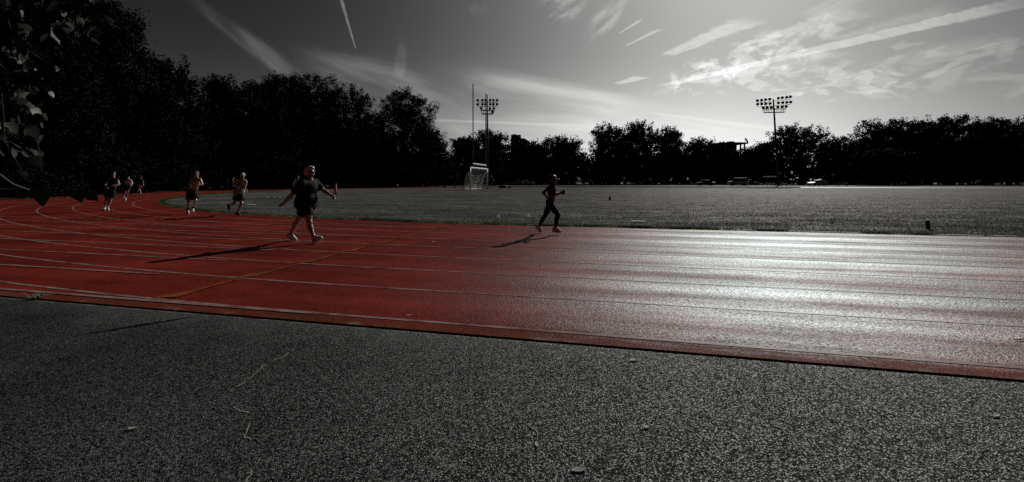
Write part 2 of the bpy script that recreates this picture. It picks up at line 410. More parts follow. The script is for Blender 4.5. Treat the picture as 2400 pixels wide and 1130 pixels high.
def translucent(name, col):
    m_, b = new_mat(name); b.p.inputs['Base Color'].default_value = (*col, 1); b.p.inputs['Roughness'].default_value = .4
    f = b.lin(b.noise(b.obj, 10, 3, .6), .3, .7, .9, 1.05); c = b.n('ShaderNodeVectorMath', operation='SCALE'); c.inputs[0].default_value = col; b.put(c.inputs['Scale'], f); b.put(b.p.inputs['Base Color'], c.outputs[0])
    t = b.n('ShaderNodeBsdfTranslucent'); b.put(t.inputs['Color'], c.outputs[0]); mx = b.n('ShaderNodeMixShader'); mx.inputs[0].default_value = .5
    b.nt.links.new(b.p.outputs[0], mx.inputs[1]); b.nt.links.new(t.outputs[0], mx.inputs[2]); b.nt.links.new(mx.outputs[0], b.o.inputs[0]); return m_
_a, _c = gp(445, 741), gp(205, 779)
def to_rp(v): return (v.x * CA + v.y * SA, -v.x * SA + v.y * CA)
_a, _c = to_rp(_a), to_rp(_c)
STAIN = ((_a[0] + _c[0]) / 2, (_a[1] + _c[1]) / 2); STAINROT = -math.atan2(_a[1] - _c[1], _a[0] - _c[0])
M = dict(
    track=mat_track(), asphalt=mat_asphalt(), field=mat_field(),
    line=mat_paint('worn_white_line_paint', (.46, .40, .38), (.36, .60), .66), gold=mat_paint('worn_yellow_paint', (.38, .19, .045), (.38, .64), .58),
    soil=simple('dark_soil', (.030, .029, .025), .95, .4, 3, bmp=.5), crack=simple('dusty_crack_filler', (.30, .295, .28), .9, .5, 30),
    kerb=simple('pale_concrete_kerb', (.33, .33, .30), .85, .4, 6, bmp=.2),
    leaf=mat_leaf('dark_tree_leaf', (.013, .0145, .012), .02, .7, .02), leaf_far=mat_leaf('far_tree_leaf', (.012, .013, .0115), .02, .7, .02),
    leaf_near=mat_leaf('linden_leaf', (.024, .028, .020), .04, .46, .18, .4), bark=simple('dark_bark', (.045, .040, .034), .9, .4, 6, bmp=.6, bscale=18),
    twig=simple('pale_twig_bark', (.22, .21, .19), .7, .3, 20),
    grass=mat_leaf('grey_grass_blade', (.135, .135, .131), .30, .7, .06, .65), fringe=mat_leaf('green_grass_blade', (.050, .100, .012), .40, .7, .10, .7),
    dark_metal=simple('dark_painted_steel', (.035, .035, .036), .45, .2, 4), grey_metal=simple('grey_galvanised_steel', (.22, .22, .22), .45, .2, 4, .3),
    white_metal=simple('white_painted_steel', (.80, .80, .79), .35, .12, 5), glass=simple('dark_glass', (.01, .011, .012), .08, .1, 2, spec=.7),
    net=simple('pale_net_cord', (.75, .75, .74), .6, .2, 10), white_plastic=translucent('white_plastic', (.80, .80, .78)),
    black_plastic=simple('black_rubber', (.018, .018, .018), .6, .3, 10), orange=translucent('faded_red_orange_plastic', (.62, .075, .022)),
    concrete=simple('sooty_concrete', (.075, .075, .075), .9, .25, .3), brick=simple('dark_brick', (.06, .055, .052), .9, .3, .5),
    tyre=simple('tyre_rubber', (.012, .012, .012), .8, .2, 10),
)

# ------------------------------------------------------------------ the setting: ground, pavement, track, field
def sheet(name, pts, z, mat, extra=None):
    o = MB().poly([(x, y, 0) for x, y in pts]).build(name, mat, recalc=False)
    o.rotation_euler = (0, 0, A); o.location = (0, 0, z); tag(o, kind='structure')
    return o
sheet('ground', [(-2500, -2500), (2500, -2500), (2500, 2500), (-2500, 2500)], -0.022, M['soil'])
sheet('pavement', [(-60, -30), (60, -30), (60, P_OUT + .04), (-60, P_OUT + .04)], -0.0135, M['asphalt'])
def oval(rad, rleft, n=96, rright=92.0):
    """half-oval outline open to the right: near straight, bend round the left end, far straight"""
    pts = [(rright, PCEN - rad)]
    for k in range(n + 1):
        t = -math.pi / 2 - math.pi * k / n
        pts.append((rleft + rad * math.cos(t), PCEN + rad * math.sin(t)))
    pts.append((rright, PCEN + rad)); return pts
def band(name, r0, r1, z, mat, thick=0.0, rright=92.0, rl=RC):
    bm = bmesh.new(); a = oval(r0, rl, rright=rright); c = oval(r1, rl, rright=rright)
    va = [bm.verts.new((x, y, z)) for x, y in a]; vc = [bm.verts.new((x, y, z)) for x, y in c]
    for i in range(len(a) - 1): bm.faces.new((va[i], va[i + 1], vc[i + 1], vc[i]))
    if thick:
        vd = [bm.verts.new((x, y, z - thick)) for x, y in c]; ve = [bm.verts.new((x, y, z - thick)) for x, y in a]
        for i in range(len(a) - 1):
            bm.faces.new((vc[i], vc[i + 1], vd[i + 1], vd[i])); bm.faces.new((ve[i], ve[i + 1], va[i + 1], va[i]))
    bmesh.ops.recalc_face_normals(bm, faces=bm.faces)
    for f in bm.faces:
        if abs(f.normal.z) > .9 and f.normal.z < 0 and all(abs(v.co.z - z) < 1e-6 for v in f.verts): f.normal_flip()
    me = bpy.data.meshes.new(name); bm.to_mesh(me); bm.free(); o = link(name, me, mat)
    o.rotation_euler = (0, 0, A); tag(o, kind='structure'); return o
def chute_poly():
    # straight sprint chute running on to the left; its far side is bounded by the bend
    bm = bmesh.new(); n = 40; RO = RIN + TW
    top, bot = [], []
    for k in range(n + 1):
        x = RC - 34 * k / n
        y = PCEN - math.sqrt(max(RO * RO - (x - RC) ** 2, 0)); y = min(y, P_IN)
        top.append(bm.verts.new((x, y, 0))); bot.append(bm.verts.new((x, P_OUT - (0 if k else 0), 0)))
    for k in range(n):
        bm.faces.new((bot[k], top[k], top[k + 1], bot[k + 1]))
    lo = [bm.verts.new((v.co.x, v.co.y, -.03)) for v in bot]
    for k in range(n): bm.faces.new((bot[k], bot[k + 1], lo[k + 1], lo[k]))
    bmesh.ops.remove_doubles(bm, verts=bm.verts, dist=1e-5)
    for f in bm.faces:
        f.normal_update()
        if f.normal.z < -.5: f.normal_flip()
    me = bpy.data.meshes.new('sprint_chute'); bm.to_mesh(me); bm.free(); o = link('sprint_chute', me, M['track']); o.rotation_euler = (0, 0, A); tag(o, kind='structure')
chute_poly()
band('running_track', RIN, RIN + TW, 0.0, M['track'], .03)
# infield
bm = bmesh.new(); pts = oval(RIN - .16, RC); vs = [bm.verts.new((x, y, 0)) for x, y in pts]; bm.faces.new(vs[::-1])
for f in bm.faces:
    f.normal_update()
    if f.normal.z < 0: f.normal_flip()
me = bpy.data.meshes.new('field'); bm.to_mesh(me); bm.free(); o = link('field', me, M['field']); o.rotation_euler = (0, 0, A); o.location = (0, 0, -.004); tag(o, kind='structure')
band('kerb', RIN - .16, RIN, .018, M['kerb'], .03)
# rough grass outside the bend and beyond the far straight
band('verge', RIN + TW + .05, RIN + TW + 30, -.018, M['field'])

def strips(name, polys, z, mat):
    bm = bmesh.new()
    for q in polys:
        f = bm.faces.new([bm.verts.new((x, y, 0)) for x, y in q]); f.normal_update()
        if f.normal.z < 0: f.normal_flip()
    me = bpy.data.meshes.new(name); bm.to_mesh(me); bm.free(); o = link(name, me, mat); o.rotation_euler = (0, 0, A); o.location = (0, 0, z); tag(o, kind='structure'); return o
def lines():
    w = .055; bands = []; P0 = 4.30
    for k in range(9):                                  # curved lane lines, round the bend
        rad = PCEN - (P0 + LANE * k)
        if rad <= RIN + .04: rad = RIN + .05
        a = oval(rad - w / 2, RC, rright=60); c = oval(rad + w / 2, RC, rright=60)
        for i in range(len(a) - 1): bands.append((a[i], a[i + 1], c[i + 1], c[i]))
    strips('lane_lines', bands, .004, M['line'])
    ch = []
    for k in range(8):                                  # chute lines, stop together where the bend lines take over
        y = P0 + LANE * k - .01; wd = w * 1.1
        if k == 0: ch.append(((-36, y - .045), (-3.2, y - .045), (-3.2, y + .02), (-36, y + .02)))
        else:
            e = -6.75; xs = -36
            ch.append(((xs, y - wd / 2), (e, y - wd / 2), (e, y + wd / 2), (xs, y + wd / 2)))
    strips('chute_lines', ch, .008, M['line'])
    g = []
    for k in range(8):
        y0, y1 = P0 + LANE * k + .05, P0 + LANE * (k + 1) - .05; x = -5.3
        g.append(((x - .15, y0), (x + .11, y0 + .12), (x + .05, y0 + .6), (x + .03, y1), (x - .02, y1), (x - .04, y0 + .5)))
    strips('start_marks', g, .012, M['gold'])
lines()
def cracks():
    """thin dusty cracks wandering over the pavement"""
    bm = bmesh.new(); rr = random.Random(3)
    def run(pix, w):
        pts = [gp(*p) for p in pix]; out = [pts[0]]
        for a, c in zip(pts, pts[1:]):
            n = max(3, int((c - a).length / .035)); d = (c - a); s = Vector((-d.y, d.x, 0)).normalized()
            for k in range(1, n + 1): out.append(a + d * (k / n) + s * rr.uniform(-.009, .009))
        prev = None
        for i, p in enumerate(out):
            d = out[min(i + 1, len(out) - 1)] - out[max(i - 1, 0)]; s = Vector((-d.y, d.x, 0)).normalized() * w * rr.uniform(.15, 1.15)
            a, c = bm.verts.new(p + s), bm.verts.new(p - s)
            if prev and rr.random() > .22: bm.faces.new((prev[0], a, c, prev[1]))
            prev = (a, c)
    run([(690, 815), (660, 836), (620, 850), (590, 880), (538, 914)], .004)
    run([(548, 950), (585, 966), (586, 995), (570, 1018), (590, 1024)], .004)
    run([(612, 1066), (590, 1100), (575, 1124)], .004)
    run([(590, 1016), (690, 1004), (760, 998), (850, 994)], .002)
    run([(1236, 990), (1262, 1010), (1258, 1040), (1278, 1068), (1300, 1100), (1302, 1130)], .0045)
    run([(300, 1010), (420, 962), (470, 940)], .002)
    run([(1040, 1030), (1120, 1048), (1230, 1046)], .002)
    for f in bm.faces:
        f.normal_update()
        if f.normal.z < 0: f.normal_flip()
    me = bpy.data.meshes.new('pavement_cracks'); bm.to_mesh(me); bm.free(); o = link('pavement_cracks', me, M['crack']); o.location = (0, 0, -.0095); tag(o, kind='structure')
cracks()

# ------------------------------------------------------------------ grass
def blades(name, XY, hgt, wid, mat, lean=.5, z=0.0):
    n = len(XY); ang = RNG.uniform(0, 2 * math.pi, n); h = hgt * RNG.uniform(.5, 1.25, n); w = wid * RNG.uniform(.6, 1.3, n)
    la = RNG.uniform(0, 2 * math.pi, n); ll = h * lean * RNG.uniform(.1, 1, n)
    V = np.zeros((n, 3, 3), np.float32); dx, dy = np.cos(ang) * w / 2, np.sin(ang) * w / 2
    V[:, 0, 0] = XY[:, 0] - dx; V[:, 0, 1] = XY[:, 1] - dy; V[:, 1, 0] = XY[:, 0] + dx; V[:, 1, 1] = XY[:, 1] + dy
    V[:, 2, 0] = XY[:, 0] + np.cos(la) * ll; V[:, 2, 1] = XY[:, 1] + np.sin(la) * ll; V[:, 2, 2] = h; V[:, :, 2] += z
    me = np_mesh(name, V.reshape(-1, 3), np.arange(n * 3).reshape(-1, 3)); o = link(name, me, mat); tag(o, kind='stuff'); return o
def to_world(rr_, pp): return np.stack([rr_ * CA - pp * SA, rr_ * SA + pp * CA], 1)
def in_field(XY, margin=.25):
    r_ = XY[:, 0] * CA + XY[:, 1] * SA; p = -XY[:, 0] * SA + XY[:, 1] * CA
    return np.where(r_ > RC, (p > P_IN + margin) & (p < PCEN + RIN), np.hypot(r_ - RC, p - PCEN) < RIN - margin)
def make_grass():
    n = 430000; q = RNG.uniform(0, 1, n); Y = 11 / (1 - q * .76); X = RNG.uniform(-1.25, 1.6, n) * Y; XY = np.stack([X, Y], 1)
    XY = XY[in_field(XY)]
    # thin, patchy turf
    k = .5 + .5 * np.sin(XY[:, 0] * .9 + 2.1 * np.sin(XY[:, 1] * .55)) * np.sin(XY[:, 1] * 1.3 + XY[:, 0] * .2)
    k2 = .5 + .5 * np.sin(XY[:, 0] * .31 + 1.4 * np.sin(XY[:, 1] * .8)) * np.sin(XY[:, 1] * 2.6 + XY[:, 0] * .11)
    XY = XY[RNG.uniform(0, 1, len(XY)) < .12 + .88 * (.5 * k + .5 * k2) ** 1.3]
    blades('grass', XY, .042, .020, M['grass'], .9)
    # longer green growth along the kerb, in tussocks
    m_ = 60000; t = RNG.uniform(0, 1, m_); s = 78 * t ** 1.0
    dens = (.42 + .58 * np.clip(np.sin(s * 1.7) + np.sin(s * 4.3 + 1) + np.sin(s * .61) * 1.2, 0, 1)); keep = RNG.uniform(0, 1, m_) < dens; s = s[keep]; d = np.abs(RNG.normal(0, .10, len(s))) + .03
    rr_ = np.where(s < 18, 15 - s, 0.0); pp = P_IN + d
    th = -math.pi / 2 - (s - 18) / RIN; rr_ = np.where(s < 18, rr_, RC + (RIN - d) * np.cos(th)); pp = np.where(s < 18, pp, PCEN + (RIN - d) * np.sin(th))
    XY = to_world(rr_, pp); gx = to_rp_np(XY)
    left = gx[:, 0] < 2.5
    blades('grass_fringe', XY[left], .085, .016, M['fringe'], 1.0)
    s = RNG.uniform(-4, 22, 26000); dens = np.clip(np.sin(s * 2.1) + np.sin(s * 5.3) * .8 + .15, 0.05, 1); s = s[RNG.uniform(0, 1, len(s)) < dens]
    blades('dry_grass_fringe', to_world(s, P_IN + np.abs(RNG.normal(0, .09, len(s)))), .075, .014, M['grass'], 1.1)
def far_fringe():
    # unmown strip along the inside of the far straight
    s = RNG.uniform(-34, 30, 42000); d = np.abs(RNG.normal(0, .35, len(s))) + .1
    blades('far_grass_fringe', to_world(s, PCEN + RIN - d), .17, .03, M['grass'], .5)
def to_rp_np(XY): return np.stack([XY[:, 0] * CA + XY[:, 1] * SA, -XY[:, 0] * SA + XY[:, 1] * CA], 1)
make_grass(); far_fringe()

# ------------------------------------------------------------------ trees
def diamonds(C, L, Wd, droop=None, rng=RNG):
    """n leaf quads centred at C with random attitude; L, Wd arrays"""
    n = len(C); u = rng.normal(0, 1, (n, 3)); u /= np.linalg.norm(u, axis=1)[:, None]
    if droop is not None: u = u + droop; u /= np.linalg.norm(u, axis=1)[:, None]
    r_ = rng.normal(0, 1, (n, 3)); v = np.cross(u, r_); v /= np.linalg.norm(v, axis=1)[:, None]
    V = np.stack([C - u * L[:, None] * .5, C + v * Wd[:, None] * .5, C + u * L[:, None] * .5, C - v * Wd[:, None] * .5], 1)
    return V
def leaf_mesh(name, V): return np_mesh(name, V.reshape(-1, 3), np.arange(len(V) * 4).reshape(-1, 4))
def crown_points(lobes, n_cl, per, spread, rng, shell=(.66, 1.0), lo=None):
    """twig clusters on and inside a set of ellipsoid lobes; leaves scattered through each cluster"""
    lob = np.array(lobes, float); wt = (lob[:, 3] * lob[:, 4] + lob[:, 4] * lob[:, 5] + lob[:, 3] * lob[:, 5]); wt /= wt.sum()
    k = rng.choice(len(lob), n_cl, p=wt); d = rng.normal(0, 1, (n_cl, 3)); d /= np.linalg.norm(d, axis=1)[:, None]
    rad = rng.uniform(shell[0], shell[1], n_cl) ** .7
    rad = np.where(rng.uniform(0, 1, n_cl) < .16, rad * 1.16, rad)
    C = lob[k, :3] + d * lob[k, 3:] * rad[:, None]
    sp = spread * rng.uniform(.5, 1.35, n_cl)
    # twigs reach outwards and upwards, so the outline is tufted
    ax = d * .8 + np.array([0, 0, .45]) + rng.normal(0, .35, (n_cl, 3)); ax /= np.linalg.norm(ax, axis=1)[:, None]
    idx = np.repeat(np.arange(n_cl), per); t = rng.uniform(-.7, 1.25, len(idx))
    off = rng.normal(0, 1, (len(idx), 3)) * (sp[idx] * .42 * (1.15 - .55 * np.clip(t, 0, 1)))[:, None]
    P = C[idx] + ax[idx] * (t * sp[idx])[:, None] + off
    if lo is not None: P = P[P[:, 2] > lo]
    return P
def make_tree(pos, h, w, seed, label, group, mat, leaf=.30, n_cl=950, per=34, cl=1.0, base=.02, lobes=None, lean=0.0, depth=None, cat='tree', name='broadleaf_tree', top=.5, sparse=1.0):
    rng = np.random.default_rng(seed); rr = random.Random(seed)
    root = empty(name, pos); tag(root, label, cat, group)
    dp = depth or w
    if lobes is None:
        lobes = []
        nl = rr.randint(10, 14)
        for k in range(nl):
            f = k / (nl - 1); z = h * (base + .08 + (.80 - base) * f)
            prof = .95 if f < .55 else .95 - (f - .55) / .45 * (.95 - top)
            a = rr.uniform(0, 6.28); off = w * .5 * prof * rr.uniform(.15, .45)
            r0 = w * .5 * prof * rr.uniform(.55, .80)
            lobes.append((off * math.cos(a) + lean * f, off * math.sin(a) * dp / w, z, r0, r0 * dp / w, min(h * .15, r0) * rr.uniform(.8, 1.1)))
        lobes.append((lean, 0, h * .90, w * .5 * top * .75, w * .5 * top * .75, h * .095))
    P = crown_points(lobes, int(n_cl * sparse), per, leaf * 2.3 * cl, rng, lo=h * .03)
    zt = np.percentile(P[:, 2], 99.75); P[:, 2] = np.where(P[:, 2] > h * .5, h * .5 + (P[:, 2] - h * .5) * (h * .5) / (zt - h * .5), P[:, 2])
    n = len(P); L = leaf * rng.uniform(.6, 1.35, n)
    cr = link('crown', leaf_mesh('crown', diamonds(P, L, L * .62, np.array([0, 0, -.25]), rng)), mat, root)
    mb = MB(); tr = max(.16, w * .032)
    mb.tube([(0, 0, -.05), (.03, .02, h * .08), (lean * .2, .05, h * .3), (lean * .5, 0, h * .55), (lean * .8, 0, h * .78)], [tr * 1.35, tr, tr * .8, tr * .5, tr * .15], 9)
    for k in range(6):
        L_ = lobes[rr.randrange(len(lobes))]; z0 = h * rr.uniform(.16, .45)
        mb.tube([(lean * .3, 0, z0), (L_[0] * .5, L_[1] * .5, (z0 + L_[2]) * .5 + .2), (L_[0], L_[1], L_[2])], [tr * .5, tr * .3, tr * .06], 6)
    mb.build('trunk', M['bark'], root)
    return root
GL, GR, GC = 'tall trees beyond the bend', 'trees along the far right side', 'trees behind the goal'
def edge_y(px):
    """distance at which a line of sight leaves the far side of the track"""
    c = rp(RC, PCEN); u = (px - CX) / F; RO = RIN + TW; a_ = u * u + 1; b_ = -2 * (u * c.x + c.y); c_ = c.x ** 2 + c.y ** 2 - RO * RO
    D = b_ * b_ - 4 * a_ * c_; y = (-b_ + math.sqrt(max(D, 0))) / (2 * a_)
    return y if u < .05 else (PCEN + RO) / (u * -SA + CA)
def T(px, topy, Y, wpx, seed, label, group, mat=None, **k):
    if group == GL: Y = edge_y(px) + (5.0 if seed > 30 else 9.0); k.setdefault('leaf', .29); k.setdefault('per', 62); k.setdefault('cl', 1.35); wpx *= 1.15
    else: Y = Y + 36; wpx *= 1.3; k.setdefault('per', 46); k['leaf'] = k.get('leaf', .5) * .82
    h = zat(topy, Y); w = wpx / F * Y
    return make_tree(at(px, Y), h, w, seed, label, group, mat or (M['leaf'] if group == GL else M['leaf_far']), **k)
# left group, from the near tall one on the left round to the one beside the goal
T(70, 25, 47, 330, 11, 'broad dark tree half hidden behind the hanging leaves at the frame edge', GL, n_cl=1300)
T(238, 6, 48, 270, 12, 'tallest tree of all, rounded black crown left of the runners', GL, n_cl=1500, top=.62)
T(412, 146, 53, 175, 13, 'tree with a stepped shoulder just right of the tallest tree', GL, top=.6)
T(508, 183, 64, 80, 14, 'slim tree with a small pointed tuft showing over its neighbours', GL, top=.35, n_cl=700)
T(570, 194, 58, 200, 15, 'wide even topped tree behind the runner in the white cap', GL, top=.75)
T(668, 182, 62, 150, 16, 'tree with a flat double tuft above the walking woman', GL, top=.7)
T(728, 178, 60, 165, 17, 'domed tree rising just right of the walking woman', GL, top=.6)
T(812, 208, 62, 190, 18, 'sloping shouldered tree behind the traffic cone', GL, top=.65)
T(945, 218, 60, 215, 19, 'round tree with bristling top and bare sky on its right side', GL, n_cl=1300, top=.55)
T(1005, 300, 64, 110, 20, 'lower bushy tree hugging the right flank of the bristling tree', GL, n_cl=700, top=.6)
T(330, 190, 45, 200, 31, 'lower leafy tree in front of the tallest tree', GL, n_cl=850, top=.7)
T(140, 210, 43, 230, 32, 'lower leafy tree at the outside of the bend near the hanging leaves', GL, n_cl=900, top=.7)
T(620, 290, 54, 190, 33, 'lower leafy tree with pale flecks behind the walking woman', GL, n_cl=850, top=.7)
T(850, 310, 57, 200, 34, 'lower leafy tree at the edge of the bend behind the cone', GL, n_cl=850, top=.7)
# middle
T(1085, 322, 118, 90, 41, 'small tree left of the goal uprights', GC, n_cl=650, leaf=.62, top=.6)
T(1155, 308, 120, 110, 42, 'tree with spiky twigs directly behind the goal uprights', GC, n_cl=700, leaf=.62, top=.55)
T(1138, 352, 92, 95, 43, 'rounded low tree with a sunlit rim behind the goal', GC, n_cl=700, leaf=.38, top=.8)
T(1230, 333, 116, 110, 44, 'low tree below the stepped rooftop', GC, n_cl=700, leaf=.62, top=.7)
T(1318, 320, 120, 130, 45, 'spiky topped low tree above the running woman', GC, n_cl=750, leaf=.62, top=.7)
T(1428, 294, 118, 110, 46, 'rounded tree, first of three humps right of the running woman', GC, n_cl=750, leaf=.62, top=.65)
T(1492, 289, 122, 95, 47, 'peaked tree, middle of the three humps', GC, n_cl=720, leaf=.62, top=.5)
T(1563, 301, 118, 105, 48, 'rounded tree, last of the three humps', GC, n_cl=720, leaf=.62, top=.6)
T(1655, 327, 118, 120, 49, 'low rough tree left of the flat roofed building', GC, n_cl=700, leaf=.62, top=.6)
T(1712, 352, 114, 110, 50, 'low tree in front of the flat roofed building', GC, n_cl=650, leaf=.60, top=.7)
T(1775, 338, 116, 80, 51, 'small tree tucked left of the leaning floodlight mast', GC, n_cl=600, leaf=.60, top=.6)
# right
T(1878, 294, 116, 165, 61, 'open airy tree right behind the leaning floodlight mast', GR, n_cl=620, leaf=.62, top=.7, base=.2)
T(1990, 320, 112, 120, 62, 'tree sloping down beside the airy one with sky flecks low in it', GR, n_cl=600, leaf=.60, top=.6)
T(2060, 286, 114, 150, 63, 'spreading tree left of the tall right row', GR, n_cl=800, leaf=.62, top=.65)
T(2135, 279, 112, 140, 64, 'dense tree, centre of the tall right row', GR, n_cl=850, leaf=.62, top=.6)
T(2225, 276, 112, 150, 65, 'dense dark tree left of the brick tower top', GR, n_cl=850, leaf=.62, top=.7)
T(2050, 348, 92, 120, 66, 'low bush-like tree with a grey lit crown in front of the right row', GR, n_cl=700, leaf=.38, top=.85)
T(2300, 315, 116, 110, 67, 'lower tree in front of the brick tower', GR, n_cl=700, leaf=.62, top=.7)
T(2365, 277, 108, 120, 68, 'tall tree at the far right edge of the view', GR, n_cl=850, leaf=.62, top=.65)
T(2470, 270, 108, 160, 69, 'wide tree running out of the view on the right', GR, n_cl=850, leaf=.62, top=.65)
def woods():
    """the wood that closes every gap behind the single trees: one mass"""
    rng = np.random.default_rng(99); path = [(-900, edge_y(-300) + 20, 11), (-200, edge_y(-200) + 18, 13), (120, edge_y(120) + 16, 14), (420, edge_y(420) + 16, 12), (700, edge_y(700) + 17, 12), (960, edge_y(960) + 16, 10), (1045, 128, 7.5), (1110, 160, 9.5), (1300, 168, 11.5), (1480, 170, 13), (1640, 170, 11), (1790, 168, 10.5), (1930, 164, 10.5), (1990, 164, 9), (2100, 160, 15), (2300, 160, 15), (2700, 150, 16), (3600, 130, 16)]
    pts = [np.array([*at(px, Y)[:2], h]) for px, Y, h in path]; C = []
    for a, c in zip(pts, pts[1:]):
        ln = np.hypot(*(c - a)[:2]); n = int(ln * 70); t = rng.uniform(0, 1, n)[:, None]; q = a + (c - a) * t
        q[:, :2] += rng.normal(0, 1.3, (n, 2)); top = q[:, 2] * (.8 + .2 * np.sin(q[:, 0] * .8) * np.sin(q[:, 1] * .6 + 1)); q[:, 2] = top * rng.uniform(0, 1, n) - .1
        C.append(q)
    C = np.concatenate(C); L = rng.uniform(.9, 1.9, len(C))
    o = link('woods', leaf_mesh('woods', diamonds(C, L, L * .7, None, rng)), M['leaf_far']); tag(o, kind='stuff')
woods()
def bushes():
    k = 0
    rr = random.Random(5)
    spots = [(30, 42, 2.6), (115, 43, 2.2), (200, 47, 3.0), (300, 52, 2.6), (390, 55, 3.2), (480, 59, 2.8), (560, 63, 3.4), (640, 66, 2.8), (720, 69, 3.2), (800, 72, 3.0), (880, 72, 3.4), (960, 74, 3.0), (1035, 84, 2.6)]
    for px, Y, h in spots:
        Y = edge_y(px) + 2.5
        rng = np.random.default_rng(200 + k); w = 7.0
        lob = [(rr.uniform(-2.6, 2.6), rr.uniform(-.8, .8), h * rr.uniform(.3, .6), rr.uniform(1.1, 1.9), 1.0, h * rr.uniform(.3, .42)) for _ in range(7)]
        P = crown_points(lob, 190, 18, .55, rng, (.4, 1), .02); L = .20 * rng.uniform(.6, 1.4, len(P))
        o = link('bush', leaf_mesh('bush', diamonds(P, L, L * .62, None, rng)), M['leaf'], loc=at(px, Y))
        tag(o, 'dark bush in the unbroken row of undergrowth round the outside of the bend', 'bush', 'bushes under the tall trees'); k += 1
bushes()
# ---- the linden whose branch hangs into the picture
def linden():
    root = empty('linden_tree', (-4.6, .9, -.02)); tag(root, 'linden tree whose large dark leaves hang into the upper left corner', 'tree')
    rng = np.random.default_rng(44); rr = random.Random(44); O = Vector((-4.6, .9, -.02))
    tb = MB(); tb.tube([(0, 0, 0), (.02, 0, .8), (-.03, .05, 2.2), (.05, .1, 3.6), (0, .1, 5.2)], [.26, .21, .18, .14, .06], 12); tb.build('trunk', M['bark'], root)
    bb = MB(); V, Fc = [], []
    def leaf(pos, tipdir, nrm, s):
        t = tipdir.normalized(); side = t.cross(nrm).normalized(); up = side.cross(t)
        curl = rr.uniform(.05, .30); fold = rr.uniform(.05, .35); b0 = len(V)
        outline = [(0.05, .0), (-.06, .22), (.06, .40), (.28, .47), (.52, .38), (.76, .20), (1.0, 0)]
        mid = [0.05, .16, .30, .52, .76]
        for m_ in mid: V.append(pos + t * s * m_ - up * s * curl * m_ * m_)
        V.append(pos + t * s - up * s * curl)
        for sg in (1, -1):
            for (a, w_) in outline[1:6]: V.append(pos + t * s * a + side * sg * s * w_ - up * s * (curl * max(a, 0) ** 2) + up * s * fold * w_ - up * s * .5 * w_ * w_)
        for q in (0, 1):
            o_ = b0 + 6 + q * 5
            fs = [(b0, b0 + 1, o_ + 1, o_), (b0 + 1, b0 + 2, o_ + 2, o_ + 1), (b0 + 2, b0 + 3, o_ + 3, o_ + 2), (b0 + 3, b0 + 4, o_ + 4, o_ + 3), (b0 + 4, b0 + 5, b0 + 5, o_ + 4)]
            for f in fs: Fc.append(f if q == 0 else f[::-1])
    def twig(p0, p1, sag, n, s=.105, r=.004):
        p0, p1 = Vector(p0) - O, Vector(p1) - O; pts = []
        for k in range(9):
            t = k / 8; pts.append(p0.lerp(p1, t) + Vector((0, 0, -sag * math.sin(t * math.pi * .5) * 0 + sag * (t - t * t) * 2)) + Vector((rr.uniform(-.012, .012), rr.uniform(-.012, .012), rr.uniform(-.012, .012))))
        bb.tube(pts, [r * (1.3 - .9 * k / 8) for k in range(9)], 6)
        for k in range(n):
            t = rr.uniform(.12, 1.0); i = min(7, int(t * 8)); p = pts[i].lerp(pts[i + 1], t * 8 - i)
            d = Vector((rr.gauss(.1, .6), rr.gauss(0, .6), -rr.uniform(.35, 1.3))).normalized()
            st = p + d * .03 + Vector((rr.gauss(0, .03), rr.gauss(0, .04), rr.gauss(0, .03)))
            nrm = Vector((rr.gauss(0, .7), rr.gauss(-.5, .7), rr.gauss(.6, .5)))
            if nrm.cross(d).length < .1: nrm = Vector((.3, -1, .2))
            bb.tube([p, st], .0012, 4); leaf(st, d, nrm, s * rr.uniform(.55, 1.15))
    def P(px, py, Y): return (*at(px, Y)[:2], zat(py, Y))
    limb = [(-4.6, .95, 3.3), (-3.9, 1.5, 3.75), (-3.1, 2.1, 3.55), (-2.5, 2.5, 3.05), (-2.25, 2.7, 2.6)]
    bb.tube([Vector(p) - O for p in limb], [.07, .05, .035, .022, .010], 8)
    starts = [(-3.0, 2.1, 3.4), (-2.7, 2.35, 3.2), (-3.4, 1.9, 3.5), (-2.4, 2.55, 2.9)]
    for (e, Y, n, s) in [((190, 20), 2.6, 46, .10), ((120, 60), 2.4, 40, .11), ((175, 70), 2.9, 40, .10), ((60, 120), 2.2, 44, .11), ((150, 5), 2.3, 40, .11), ((95, 130), 2.6, 38, .115),
                         ((20, 60), 2.1, 44, .11), ((40, 190), 2.4, 40, .11), ((90, 200), 2.8, 24, .10), ((75, 300), 2.5, 34, .105), ((25, 280), 2.2, 40, .11), ((85, 260), 2.9, 28, .10),
                         ((50, 400), 2.4, 34, .105), ((15, 370), 2.1, 34, .11), ((95, 345), 2.6, 18, .10), ((30, 130), 2.7, 40, .11), ((-30, 200), 2.2, 40, .11), ((-40, 330), 2.3, 40, .11), ((5, 440), 2.6, 14, .10), ((150, -30), 2.8, 44, .10), ((60, -20), 2.5, 50, .11)]:
        twig(rr.choice(starts), P(*e, Y), .10, int(n * 2.1), s * .66)
    # the low shoot with three big hanging leaves
    tw = [P(-60, 380, 2.1), P(0, 410, 2.12), P(30, 432, 2.15), P(70, 446, 2.2), P(120, 450, 2.25), P(190, 452, 2.3)]
    low = MB(); low.tube([Vector(p) - O for p in tw[:4]], [.0045, .004, .0035, .003], 6); low.build('shoot', M['twig'], root)
    bb.tube([Vector(p) - O for p in tw[3:]], [.003, .002, .001], 5)
    for (px, py, Y, s, dx) in [(92, 440, 2.2, .095, -.1), (180, 446, 2.32, .066, .25), (206, 451, 2.36, .062, 1.1)]:
        leaf(Vector(P(px, py, Y)) - O, Vector((dx, .05, -1)), Vector((.15, -1, .25)), s)
    me = bpy.data.meshes.new('leaves'); me.from_pydata([tuple(v) for v in V], [], [tuple(dict.fromkeys(f)) for f in Fc]); me.update()
